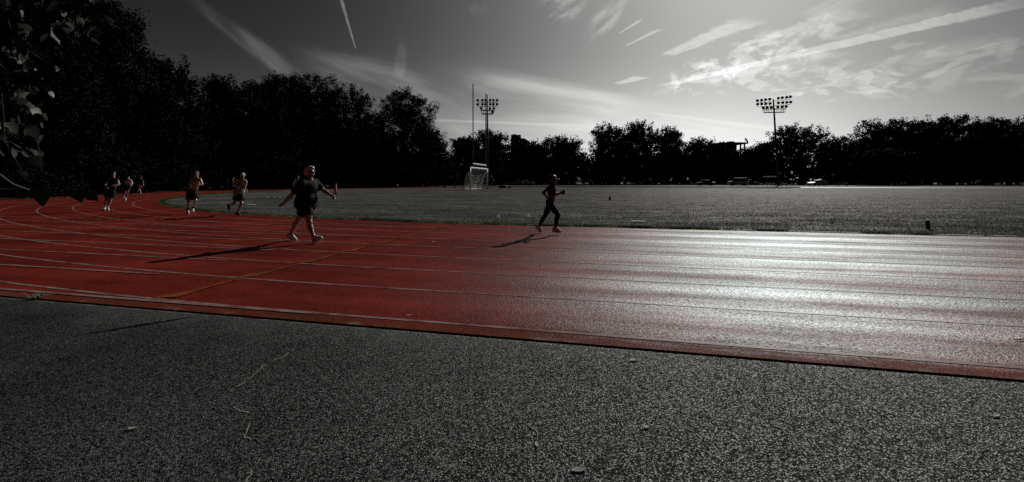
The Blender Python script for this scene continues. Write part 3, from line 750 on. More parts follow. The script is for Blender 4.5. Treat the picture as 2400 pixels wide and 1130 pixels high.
    link('crown', me, M['leaf_near'], root, smooth=True)
    bb.build('branch', M['bark'], root)
linden()

# ------------------------------------------------------------------ goal with uprights
def goal():
    L, Rr = gp(1102, 445.8), gp(1142, 442.6); v = Rr - L; wdt = v.length; rz = math.atan2(v.y, v.x); H = 3.1
    root = empty('combination_goal', L, rz); tag(root, 'white soccer goal with net and two very tall football uprights', 'goal')
    r = .10
    for x in (0, wdt): MB().tube([(x, 0, 0), (x, 0, H)], r, 10).build('post', M['white_metal'], root, smooth=True)
    MB().tube([(-r, 0, H), (wdt + r, 0, H)], .14, 10).build('crossbar', M['white_metal'], root)
    z2 = H + .60; x1, x2 = wdt * .155, wdt * .915
    MB().tube([(x1 - .1, .02, z2), (x2 + .1, .02, z2)], .11, 10).build('upper_crossbar', M['white_metal'], root)
    for x in (x1 + (x2 - x1) * .36, x1 + (x2 - x1) * .68): MB().tube([(x, .02, H + .1), (x, .02, z2 - .1)], .045, 8).build('brace', M['white_metal'], root)
    for x in (x1, x2):
        mb = MB(); mb.tube([(x, .02, H + .11), (x, .02, 14.95)], .075, 10); mb.tube([(x, .02, 14.95), (x, .02, 15.0), (x + .12, .02, 15.05)], .08, 8)
        mb.build('upright', M['grey_metal'], root)
    # the far side of the frame (net stays): behind the goal is to the left as seen here
    D = .95
    for x in (0, wdt):
        MB().tube([(x, 0, H - .45), (x, D * .45, H * .74), (x, D * .85, H * .35), (x, D, .06)], .05, 8).build('stanchion', M['white_metal'], root, smooth=True)
    MB().tube([(0, 0, .05), (0, D, .05), (wdt, D, .05), (wdt, 0, .05)], .06, 8).build('ground_bar', M['white_metal'], root)
    nb = MB(); cord = .010
    def back(t):   # profile of the hanging net from crossbar to ground bar
        P = [(0, H - .05), (D * .30, H * .80), (D * .62, H * .50), (D * .88, H * .22), (D, .08)]
        k = min(3, int(t * 4)); f = t * 4 - k; return (P[k][0] * (1 - f) + P[k + 1][0] * f, P[k][1] * (1 - f) + P[k + 1][1] * f)
    nx, nz = 34, 22
    for i in range(nx + 1):
        x = wdt * i / nx; nb.tube([(x, *back(j / 8)) for j in range(9)], cord, 4)
    for j in range(nz + 1):
        y, z = back(j / nz); nb.tube([(0, y, z), (wdt * .5, y + .06, z - .03), (wdt, y, z)], cord, 4)
    for x in (0, wdt):
        for j in range(1, nz):
            y, z = back(j / nz); nb.tube([(x, 0, z), (x, y, z)], cord, 4)
    nb.build('net', M['net'], root)
goal()
g = MB(); 
def floodlight_mast(px, Y, top_py, label, rows, plat, lean, rz, lamp_r):
    """rows: (pixel y, half-width in metres, lamp positions -1..1)"""
    root = empty('floodlight_mast', at(px, Y), rz); tag(root, label, 'floodlight mast', 'floodlight masts beyond the field')
    H = zat(top_py, Y); lx = lambda z: lean * z
    MB().tube([(lx(z), 0, z) for z in (0, H * .5, H)], [.30, .24, .15], 12).build('mast', M['dark_metal'], root, smooth=True)
    for py, hw, xs, tilt in rows:
        z = zat(py, Y) - .35; c = lx(z)
        MB().tube([(c - hw, 0, z - tilt * hw), (c + hw, 0, z + tilt * hw)], .07, 8).build('crossarm', M['dark_metal'], root)
        for x in xs:
            xx = c + x * hw; zz = z + tilt * x * hw
            b_ = MB(); Mx = Matrix.Translation((xx, -.1, zz + .42)) @ Matrix.Rotation(R(62), 4, 'X') @ Matrix.Rotation(R(random.uniform(-12, 12)), 4, 'Y')
            b_.lathe([(lamp_r * .30, -.34), (lamp_r * .42, -.12), (lamp_r * .95, .10), (lamp_r, .22), (lamp_r * .9, .23)], M=Mx, seg=12)
            lamp = b_.build('floodlight', M['dark_metal'], root, smooth=True)
            MB().tube([(xx, 0, zz), (xx, -.02, zz + .3)], .03, 6).build('bracket', M['dark_metal'], lamp)
    hw, py0, py1 = plat; z0, z1 = zat(py1, Y), zat(py0, Y); c = lx(z0)
    p = MB(); p.box((c, 0, z0), (hw * 2, .9, .10))
    p.tube([(c - hw, -.42, z1), (c + hw, -.42, z1)], .045, 6).tube([(c - hw, .42, z1), (c + hw, .42, z1)], .045, 6)
    for k in range(7):
        x = c - hw + 2 * hw * k / 6
        for y in (-.42, .42): p.tube([(x, y, z0), (x, y, z1)], .035, 6)
    p.tube([(c - hw, -.42, z1), (c - hw * .5, -.42, z0)], .03, 6).tube([(c + hw, -.42, z1), (c + hw * .5, -.42, z0)], .03, 6)
    p.build('platform', M['dark_metal'], root)
    for x in (c - hw * .95, c + hw * .95):
        MB().tube([(x, 0, z0), (x, 0, zat(rows[0][0], Y) - .35)], .04, 6).build('strut', M['dark_metal'], root)
E8 = (-1, -.75, -.5, -.25, .27, .52, .77, 1); E6 = (-1, -.52, -.2, .28, .62, 1)
floodlight_mast(1142.4, 110, 222, 'upright floodlight mast just behind the tall right goal upright', [(237, 2.25, E6, .02), (246.5, 2.25, E6, .02), (256, 1.7, (-.85, .32, .9), 0), (264.5, 1.4, (.9,), 0)], (1.35, 258, 267), 0, R(4), .34)
floodlight_mast(1824.5, 108, 232, 'slightly leaning floodlight mast with three rows of lamps at the right trees', [(233, 3.55, E8, .10), (243.5, 3.55, E8, .05), (253, 2.55, (-.95, -.6, -.25, .3, .65, 1), .04)], (2.2, 255, 263.5), -.055, R(-8), .36)

# ------------------------------------------------------------------ small things on the field
def cone(px, py, h, label):
    root = empty('traffic_cone', gp(px, py), R(20)); tag(root, label, 'traffic cone')
    MB().lathe([(.17 * h, 0.03), (.155 * h, .06), (.045 * h, h), (.03 * h, h + .01)], seg=20).build('cone_body', M['orange'], root, smooth=True)
    MB().box((0, 0, .025), (.42 * h, .42 * h, .05), bev=.01).build('base', M['black_plastic'], root)
    return root
cone(787, 455.5, 1.05, 'red orange traffic cone standing on the field in front of the walking woman')
def post_marker(px, py, wpx, hpx, label, group=None, lean=0.0, cap=True):
    P = gp(px, py); Y = P.y; h = hpx / F * Y; w = wpx / F * Y
    root = empty('field_marker', P, R(12)); root.rotation_euler = (0, lean, R(12)); tag(root, label, 'marker', group)
    mb = MB(); mb.box((0, 0, h * .46), (w, w * .8, h * .92), bev=w * .12); mb.build('marker_body', M['black_plastic'], root)
    MB().box((0, 0, h * .96), (w * .86, w * .7, h * .08), bev=w * .08).build('marker_cap', M['white_plastic'] if cap else M['grey_metal'], root)
    return root
post_marker(2176, 538, 7.5, 23, 'stubby black marker post leaning on the grass near the right edge', lean=R(-6))
post_marker(1429.5, 469, 4.5, 8, 'tiny black marker post alone out in the middle of the field', cap=False)
post_marker(1042.5, 440, 4, 9, 'small dark post left of the goal, nearest the trees', 'dark posts by the goal', cap=False)
post_marker(1065.5, 440, 3, 7, 'smallest dark post between the other dark post and the goal', 'dark posts by the goal', cap=False)
def yard_marker():
    root = empty('yard_marker', gp(1168, 517.5), R(-10)); tag(root, 'white upright marker with a dark band standing in the grass at the kerb', 'marker')
    MB().box((0, 0, .145), (.085, .07, .13), bev=.012).build('marker_body', M['white_plastic'], root)
    MB().box((0, 0, .066), (.06, .055, .03), bev=.004).build('band', M['black_plastic'], root)
    MB().box((0, 0, .026), (.10, .09, .052), bev=.012).build('base', M['white_plastic'], root)
yard_marker()
def disc_cone(px, py, wpx, label, tilt=0.0, group='white disc markers on the field', z=0.0):
    P = gp(px, py); w = wpx / F * P.y
    o = MB().lathe([(w * .5, 0), (w * .5, .006), (w * .30, w * .22), (w * .16, w * .27), (w * .15, w * .26)], seg=20).build('disc_marker', M['white_plastic'], smooth=True)
    o.location = (P.x, P.y, z); o.rotation_euler = (tilt, tilt * .6, 0); tag(o, label, 'disc marker', group)
disc_cone(625.5, 464, 7, 'white disc marker, first of three in a row, beside the woman\'s rear hand')
disc_cone(643, 463.3, 6, 'white disc marker, middle one of three in a row')
disc_cone(655, 463.6, 5, 'white disc marker, last and smallest of three in a row')
disc_cone(1238, 508.5, 9, 'white disc marker tipped up on its side behind the running woman', R(-58), z=.06)
disc_cone(1405, 513, 8, 'small white disc marker lying on the grass right of the running woman', R(-12), z=.01)
def slab(px, py, wpx, dpx, label, name, cat, rz=0.1, th=.02):
    P = gp(px, py); w = wpx / F * P.y; d = dpx
    mb = MB(); mb.box((0, 0, th / 2 + .02), (w, d, th), rot=Matrix.Rotation(R(4), 3, 'Y'), bev=.006); mb.box((w * .1, d * .1, th + .025), (w * .55, d * .5, .006), rot=Matrix.Rotation(R(7), 3, 'Y'))
    o = mb.build(name, M['white_plastic']); o.location = (P.x, P.y, .01); o.rotation_euler = (0, 0, rz); tag(o, label, cat); return o
slab(1496, 521.5, 30, .34, 'flat white board lying on the grass by the kerb', 'board', 'board', -.1)
def kite_sign():
    P = gp(589, 481); root = empty('tipped_sign', P, R(15)); tag(root, 'white plate lying in the grass with a dark wedge standing behind it', 'sign')
    MB().box((0, -.05, .03), (.42, .30, .03), rot=Matrix.Rotation(R(6), 3, 'X'), bev=.006).build('plate', M['white_plastic'], root)
    MB().prism([(-.02, .0), (.24, 0), (.22, .14)], .12, .20).build('wedge', M['black_plastic'], root)
kite_sign()
def duffel():
    P = gp(1180, 441); root = empty('duffel_bag', P, R(5)); tag(root, 'long dark bag lying on the grass right of the goal', 'bag')
    MB().tube([(-.75, 0, .18), (-.62, 0, .22), (0, 0, .27), (.5, 0, .22), (.68, 0, .16)], [.08, .22, .26, .20, .07], 12).build('bag_body', M['black_plastic'], root, smooth=True)
    MB().tube([(-.3, -.1, .45), (-.15, -.1, .62), (.15, -.1, .62), (.3, -.1, .42)], .02, 6).build('strap', M['dark_metal'], root)
    o = MB().tube([(0, 0, .09), (.35, .05, .11), (.7, 0, .08)], [.06, .12, .05], 10).build('rolled_mat', M['black_plastic'], smooth=True); o.location = P + Vector((.75, -.1, 0)); tag(o, 'dark roll lying at the right end of the long bag', 'mat')
duffel()
def light_pole(px, py, top, r, label, grp=None, cap=False):
    P = gp(px, py); h = zat(top, P.y); root = empty('pole', P); tag(root, label, 'pole', grp)
    MB().tube([(0, 0, 0), (0, 0, h)], r, 8).build('shaft', M['grey_metal'], root)
    MB().lathe([(r * 1.6, h), (r * 1.7, h + .05), (r * .6, h + .12)], seg=10).build('finial', M['grey_metal'], root)
light_pole(621.5, 443.6, 380, .055, 'thin pale pole standing at the trees left of the walking woman')
light_pole(533, 446, 421, .06, 'short pale pole at the trees beside the runner in the white cap')
def bench_shelter(px, Y, label):
    root = empty('dugout_shelter', at(px, Y), R(-6)); tag(root, label, 'shelter')
    MB().box((0, .2, zat(413.6, Y)), (3.2, 1.7, .08), rot=Matrix.Rotation(R(-7), 3, 'X'), bev=.02).build('roof', M['white_metal'], root)
    for x in (-1.5, 1.5):
        for y in (-.45, .9): MB().tube([(x, y, 0), (x, y, zat(414.4, Y))], .045, 8).build('leg', M['dark_metal'], root)
    MB().box((0, .4, .45), (2.6, .36, .05), bev=.008).build('seat', M['grey_metal'], root)
    MB().box((0, .62, .80), (2.6, .05, .16), bev=.008).build('backrest', M['grey_metal'], root)
bench_shelter(1807, 112, 'bench shelter with a pale flat roof below the leaning floodlight mast')
def bench(px, Y, w, label, rz):
    root = empty('bench', at(px, Y), rz); tag(root, label, 'bench', 'benches behind the far straight')
    for k, y in enumerate((-.16, 0, .16)): MB().box((0, y, .46), (w, .12, .04), bev=.006).build('seat_plank', M['grey_metal'], root)
    MB().box((0, .24, .78), (w, .04, .12), bev=.006).build('backrest', M['grey_metal'], root)
    for x in (-w * .4, w * .4): MB().box((x, .04, .22), (.07, .42, .44), bev=.01).build('leg', M['dark_metal'], root)
bench(1837, 111, 1.5, 'short bench right of the bench shelter', R(-4))
bench(1976, 110, 2.2, 'long bench under the sky flecked trees right of the parked cars', R(3))

# ------------------------------------------------------------------ parked cars, deep in the shade of the trees
def car_paint(name, c): return simple(name, c, .30, .06, 2, spec=.6)
PAINT = [car_paint('black_car_paint', (.015, .015, .016)), car_paint('grey_car_paint', (.10, .10, .10)), car_paint('silver_car_paint', (.30, .30, .30)), car_paint('white_car_paint', (.6, .6, .6))]
def car(px, Y, rz, paint, label, kind='saloon', s=1.0):
    root = empty('parked_car', at(px, Y), rz); tag(root, label, 'car', 'cars parked behind the far straight')
    if kind == 'van':
        low = [(-2.3, .35), (2.2, .35), (2.32, .75), (2.2, 1.0), (1.5, 1.12), (-2.3, 1.12), (-2.36, .7)]; cab = [(-2.25, 1.12), (1.45, 1.12), (.75, 1.85), (-2.05, 1.90)]; ro = [(-2.1, 1.88), (.8, 1.83), (.6, 1.93), (-1.9, 1.98)]
    else:
        low = [(-2.15, .32), (2.1, .32), (2.2, .55), (2.12, .72), (1.15, .90), (-1.65, .93), (-2.15, .85), (-2.22, .6)]; cab = [(-1.60, .93), (1.05, .90), (.35, 1.36), (-1.0, 1.40)]; ro = [(-1.05, 1.385), (.38, 1.345), (.2, 1.42), (-.85, 1.46)]
    def bevelled(o, w):
        md = o.modifiers.new('bevel', 'BEVEL'); md.width = w; md.segments = 2; return o
    bevelled(MB().prism(low, -.86 * s, .86 * s).build('body', paint, root), .07)
    bevelled(MB().prism(cab, -.74 * s, .74 * s).build('window', M['glass'], root), .06)
    bevelled(MB().prism(ro, -.70 * s, .70 * s).build('roof', paint, root), .03)
    for x in (-1.32, 1.32):
        for y in (-.80, .80):
            Mx = Matrix.Translation((x, y, .33)) @ Matrix.Rotation(R(90), 4, 'X')
            wh = MB().lathe([(.20, -.10), (.33, -.10), (.34, 0), (.33, .10), (.20, .10)], M=Mx, seg=18).build('wheel', M['tyre'], root)
            MB().lathe([(.05, -.115), (.19, -.105), (.19, .105), (.05, .115)], M=Mx, seg=14).build('rim', M['grey_metal'], wh)
    for y in (-.6, .6):
        MB().box((2.14 if kind != 'van' else 2.27, y, .66 if kind != 'van' else .85), (.08, .34, .12), bev=.02).build('headlight', M['white_plastic'], root)
        MB().box((-2.20 if kind != 'van' else -2.34, y, .74), (.06, .30, .12), bev=.02).build('tail_light', M['orange'], root)
    return root
car(1653, 118, R(176), PAINT[1], 'grey saloon car parked under the low rough tree')
car(1729, 116, R(172), PAINT[3], 'pale van parked in front of the flat roofed building', 'van')
car(1757, 121, R(10), PAINT[0], 'black saloon car parked just right of the pale van')
car(1915, 114, R(-170), PAINT[2], 'silver saloon car parked right of the leaning floodlight mast')
car(1206, 124, R(175), PAINT[1], 'grey saloon car parked below the stepped rooftop')
car(1234, 126, R(-5), PAINT[2], 'silver saloon car parked right behind the running woman\'s back')
car(2298, 122, R(178), PAINT[0], 'black saloon car parked at the foot of the brick tower')

# ------------------------------------------------------------------ buildings over the treetops
def windows(root, x0, x1, z0, z1, nx, nz, y):
    for i in range(nx):
        for j in range(nz):
            x = x0 + (x1 - x0) * (i + .5) / nx; z = z0 + (z1 - z0) * (j + .5) / nz
            f = MB().box((x, y, z), ((x1 - x0) / nx * .55, .12, (z1 - z0) / nz * .55)).build('window', M['concrete'], root)
            MB().box((x, y - .07, z), ((x1 - x0) / nx * .47, .04, (z1 - z0) / nz * .47)).build('pane', M['glass'], f)
def building_step():
    Y = 200; h = zat(317, Y); root = empty('apartment_block', at(1212, Y)); tag(root, 'dark stepped rooftop of a block showing above the trees behind the goal', 'building')
    MB().box((0, 0, h * .46), (5.4, 7, h * .92)).build('wall', M['brick'], root)
    MB().box((-.55, 0, h * .96), (4.2, 5, h * .075), bev=.05).build('penthouse', M['brick'], root)
    MB().box((-1.2, 0, h * 1.003), (1.4, 1.8, .6), bev=.05).build('rooftop_tank', M['concrete'], root)
    MB().prism([(2.72, 0), (5.2, 0), (5.2, h * .86), (2.72, h * .93)], -3, 3).build('wing', M['concrete'], root)
    windows(root, -2.4, 2.4, 2, h * .88, 3, 6, -3.52)
building_step()
def building_flat():
    Y = 180; h = zat(336.5, Y); root = empty('flat_roofed_building', at(1706, Y)); tag(root, 'flat roofed building with an open colonnade end above the low trees', 'building')
    MB().box((-1.6, 0, (h - .4) / 2), (6.2, 8, h - .4)).build('wall', M['concrete'], root)
    MB().box((.2, 0, h - .14), (10.4, 9, .55), bev=.04).build('roof', M['concrete'], root)
    MB().box((.9, 0, h + .42), (2.2, 3, .62), bev=.15).build('rooftop_unit', M['brick'], root)
    for x in (3.1, 4.6):
        for y in (-3.6, 3.6): MB().box((x, y, (h - .42) / 2), (.45, .45, h - .42)).build('column', M['concrete'], root)
    windows(root, -4.4, 1.2, 3, h - 1, 3, 3, -4.03)
building_flat()
def flag():
    Y = 178; z0 = zat(338, Y); h = zat(324, Y); root = empty('flagpole', at(1731.5, Y)); tag(root, 'slim flagpole with a limp flag beside the flat roofed building', 'flagpole')
    MB().tube([(0, -4.8, 0), (0, -4.8, h)], [.09, .05], 8).build('pole', M['grey_metal'], root)
    bm = bmesh.new(); n = 8; a = []
    for k in range(n + 1):
        t = k / n; x = .06 + 1.25 * t; a.append((bm.verts.new((x, -4.8 + .12 * math.sin(t * 9), h - .1 - 1.5 * t)), bm.verts.new((x * .85, -4.8 + .12 * math.sin(t * 9 + .6), h - .9 - 1.9 * t))))
    for p, q in zip(a, a[1:]): bm.faces.new((p[0], q[0], q[1], p[1]))
    me = bpy.data.meshes.new('flag'); bm.to_mesh(me); bm.free(); link('flag', me, M['grey_metal'], root, smooth=True)
flag()
def building_tower():
    Y = 210; h = zat(292, Y); root = empty('brick_tower', at(2299, Y)); tag(root, 'square dark brick tower top between the right hand trees', 'building')
    MB().box((0, 0, h / 2), (6.2, 6.2, h)).build('wall', M['brick'], root)
    MB().box((0, 0, h + .12), (6.6, 6.6, .3), bev=.04).build('parapet', M['concrete'], root)
    windows(root, -2.7, 2.7, h * .35, h - .7, 4, 5, -3.12)
building_tower()

# ------------------------------------------------------------------ litter and weeds
def weed(px, py, label):
    P = gp(px, py, -.01); rng = np.random.default_rng(8); n = 46; ang = rng.uniform(0, 6.28, n); V, Q = [], []
    for k in range(n):
        l = rng.uniform(.05, .20); w = rng.uniform(.004, .010); e = rng.uniform(.12, .9); d = np.array([math.cos(ang[k]), math.sin(ang[k])]); s = np.array([-d[1], d[0]]) * w
        a = np.append(d * .01, 0); m_ = np.append(d * l * .55, l * e * .55); t = np.append(d * l, l * e * .45); b0 = len(V)
        V += [a + np.append(s * .5, 0), a - np.append(s * .5, 0), m_ - np.append(s, 0), m_ + np.append(s, 0), t, t]; Q += [(b0, b0 + 1, b0 + 2, b0 + 3), (b0 + 3, b0 + 2, b0 + 4, b0 + 5)]
    me = np_mesh('weed_tuft', V, Q); o = link('weed_tuft', me, [simple('dry_weed', (.20, .21, .15), .7, .4, 30)], loc=P); tag(o, label, 'weed')
weed(84, 700, 'dry weed tuft growing out of the joint at the pavement edge, lower left')
weed(2278, 549.5, 'dark weed clump at the field edge near the right side of the view')
def scrap(px, py, l, w, rz, label, name, cat, z=-.008, mat=None, curl=.12):
    bm = bmesh.new(); g = []
    for i in range(6):
        t = i / 5 - .5; ww = w * (1 - (2 * t) ** 2 * .7) if cat == 'leaf' else w * random.uniform(.7, 1.1)
        g.append([bm.verts.new((t * l, s * ww * .5, curl * l * (abs(s) * .6 + (2 * t) ** 2 * .5) * random.uniform(.6, 1.3) + .002)) for s in (-1, 0, 1)])
    for a, c in zip(g, g[1:]):
        for k in range(2): bm.faces.new((a[k], c[k], c[k + 1], a[k + 1]))
    me = bpy.data.meshes.new(name); bm.to_mesh(me); bm.free(); o = link(name, me, mat or M['white_plastic'], smooth=True); P = gp(px, py); o.location = (P.x, P.y, z); o.rotation_euler = (0, 0, rz); tag(o, label, cat)
PALE, DEADLEAF = simple('pale_scrap', (.42, .42, .40), .7, .2, 20), simple('dead_leaf', (.15, .145, .135), .6, .3, 20)
scrap(312, 1001, .05, .022, .3, 'pale paper scrap on the dark pavement, lower left', 'paper_scrap', 'litter', mat=PALE)
scrap(1357, 1097, .075, .038, .2, 'broad dull leaf lying on the pavement near the bottom edge', 'fallen_leaf', 'leaf', mat=DEADLEAF, curl=.03)
scrap(1258, 1038, .018, .050, .1, 'small pale leaf beside the crack in the pavement', 'fallen_leaf', 'leaf', mat=PALE)
scrap(1484, 842, .075, .035, .2, 'curled pale leaf on the pavement just below the track edge', 'fallen_leaf', 'leaf', mat=PALE)
scrap(1515, 998, .04, .024, -.2, 'pale leaf lying alone on open pavement right of centre', 'fallen_leaf', 'leaf', mat=PALE)
scrap(2335, 971, .05, .024, .3, 'pale leaf on the pavement towards the lower right corner', 'fallen_leaf', 'leaf', mat=PALE)
scrap(960, 739.5, .05, .020, .5, 'bright curled scrap on the red track near its outer line', 'paper_scrap', 'litter', z=.003, mat=M['white_plastic'])
scrap(1016, 567, .09, .05, .2, 'tiny pale scrap in the middle of the red track', 'paper_scrap', 'litter', z=.003, mat=M['white_plastic'])
scrap(2388, 799, .11, .02, .2, 'dark twig-like leaf on the track at the right edge', 'fallen_leaf', 'leaf', z=.003, mat=M['black_plastic'])
def straw():
    a, c = gp(1042, 1108, -.006), gp(1068, 1088, -.004); mb = MB().tube([a, a.lerp(c, .5) + Vector((0, .003, .004)), c], [.0030, .0028, .0012], 6); o = mb.build('straw', PALE); tag(o, 'straight pale straw stalk lying on the pavement at the bottom', 'straw')
straw()

# ------------------------------------------------------------------ people: one continuous implicit surface each
class Sdf:
    def __init__(s, lo, hi, h):
        s.lo = np.array(lo, float); s.h = h; s.n = np.ceil((np.array(hi) - s.lo) / h).astype(int) + 1
        s.D = np.full(s.n, 1.0, np.float32)
    def _reg(s, lo, hi):
        a = np.clip(np.floor((np.array(lo) - s.lo) / s.h).astype(int), 0, s.n); c = np.clip(np.ceil((np.array(hi) - s.lo) / s.h).astype(int) + 1, 0, s.n)
        sl = tuple(slice(i, j) for i, j in zip(a, c)); ax = [s.lo[i] + s.h * np.arange(a[i], c[i]) for i in range(3)]
        return sl, np.stack(np.meshgrid(*ax, indexing='ij'), -1)
    def _min(s, sl, d, k):
        D = s.D[sl]; h = np.clip(.5 + .5 * (D - d) / k, 0, 1); s.D[sl] = D * (1 - h) + d * h - k * h * (1 - h)
    def cone(s, a, b, ra, rb, k=.03, flat=False, flata=False):
        a, b = np.array(a, float), np.array(b, float); R_ = max(ra, rb) + k + 3 * s.h
        sl, P = s._reg(np.minimum(a, b) - R_, np.maximum(a, b) + R_)
        if P.size == 0: return
        v = b - a; l2 = max(v @ v, 1e-9); t = np.clip(((P - a) @ v) / l2, 0, 1)
        d = np.linalg.norm(P - a - t[..., None] * v, axis=-1) - (ra + t * (rb - ra)); u = v / math.sqrt(l2)
        if flat: d = np.maximum(d, (P - b) @ u)
        if flata: d = np.maximum(d, (a - P) @ u)
        s._min(sl, d, k)
    def ell(s, c, r, fr, k=.04, cuts=(), sub=False):
        c = np.array(c, float); r = np.array(r, float); R_ = r.max() + k + 3 * s.h; sl, P = s._reg(c - R_, c + R_)
        if P.size == 0: return
        q = (P - c) @ np.array(fr).T; k0 = np.linalg.norm(q / r, axis=-1); k1 = np.linalg.norm(q / (r * r), axis=-1) + 1e-6; d = k0 * (k0 - 1) / k1
        for p0, nn in cuts: d = np.maximum(d, (P - np.array(p0)) @ np.array(nn))
        if sub: s.D[sl] = np.maximum(s.D[sl], -d)
        else: s._min(sl, d, k)
    def cut(s, p0, nn):
        sl, P = s._reg(s.lo, s.lo + s.h * (s.n - 1)); s.D[sl] = np.maximum(s.D[sl], (P - np.array(p0)) @ np.array(nn))
    def mesh(s):
        D = s.D; S = D < 0; n0, n1, n2 = [v - 1 for v in D.shape]; cnt = np.zeros((n0, n1, n2), np.int8)
        cor = [(i, j, k) for i in (0, 1) for j in (0, 1) for k in (0, 1)]
        for i, j, k in cor: cnt += S[i:n0 + i, j:n1 + j, k:n2 + k]
        ci = np.argwhere((cnt > 0) & (cnt < 8)); idx = np.full((n0, n1, n2), -1, np.int32); idx[tuple(ci.T)] = np.arange(len(ci))
        acc = np.zeros((len(ci), 3)); m_ = np.zeros(len(ci))
        for a in cor:
            for ax in range(3):
                if a[ax]: continue
                b_ = list(a); b_[ax] = 1; da = D[tuple((ci + a).T)]; db = D[tuple((ci + b_).T)]; x = (da < 0) != (db < 0)
                t = np.where(x, da / np.where(x, da - db, 1), 0); p = np.array(a, float) + np.outer(t, np.array(b_) - np.array(a)); acc += p * x[:, None]; m_ += x
        V = s.lo + s.h * (ci + acc / m_[:, None]); F_ = []
        for ax in range(3):
            o1, o2 = [q for q in range(3) if q != ax]
            A_ = [slice(None)] * 3; B_ = [slice(None)] * 3; A_[ax] = slice(0, -1); B_[ax] = slice(1, None)
            e = np.argwhere(S[tuple(A_)] != S[tuple(B_)]); e = e[(e[:, o1] > 0) & (e[:, o2] > 0) & (e[:, o1] < D.shape[o1] - 1) & (e[:, o2] < D.shape[o2] - 1)]
            u = np.zeros(3, int); u[o1] = 1; w = np.zeros(3, int); w[o2] = 1
            q = np.stack([idx[tuple((e - u - w).T)], idx[tuple((e - w).T)], idx[tuple(e.T)], idx[tuple((e - u).T)]], 1)
            neg = S[tuple(e.T)]; 
            if ax == 1: neg = ~neg
            q[~neg] = q[~neg][:, ::-1]; F_.append(q)
        return V, np.concatenate(F_)
SKIN = {}
def skin(c): 
    if c not in SKIN:
        m_, b = new_mat('skin'); n = b.noise(b.obj, 9, 4, .6); f = b.lin(n, .3, .7, .85, 1.12); v = b.n('ShaderNodeVectorMath', operation='SCALE'); v.inputs[0].default_value = c; b.put(v.inputs['Scale'], f)
        b.put(b.p.inputs['Base Color'], v.outputs[0]); b.p.inputs['Roughness'].default_value = .36; b.p.inputs['Specular IOR Level'].default_value = 1.0; SKIN[c] = m_
    return SKIN[c]
def cloth(name, c, rough=.85, var=.2): return simple(name, c, rough, var, 14, spec=.25, bmp=.25, bscale=70)
EYE, LIP, BROW = simple('eye', (.05, .045, .04), .2, .1, 5), simple('lip', (.30, .13, .10), .5, .1, 10), simple('brow_hair', (.05, .04, .03), .8, .2, 20)
def nrm(v): v = np.array(v, float); return v / np.linalg.norm(v)
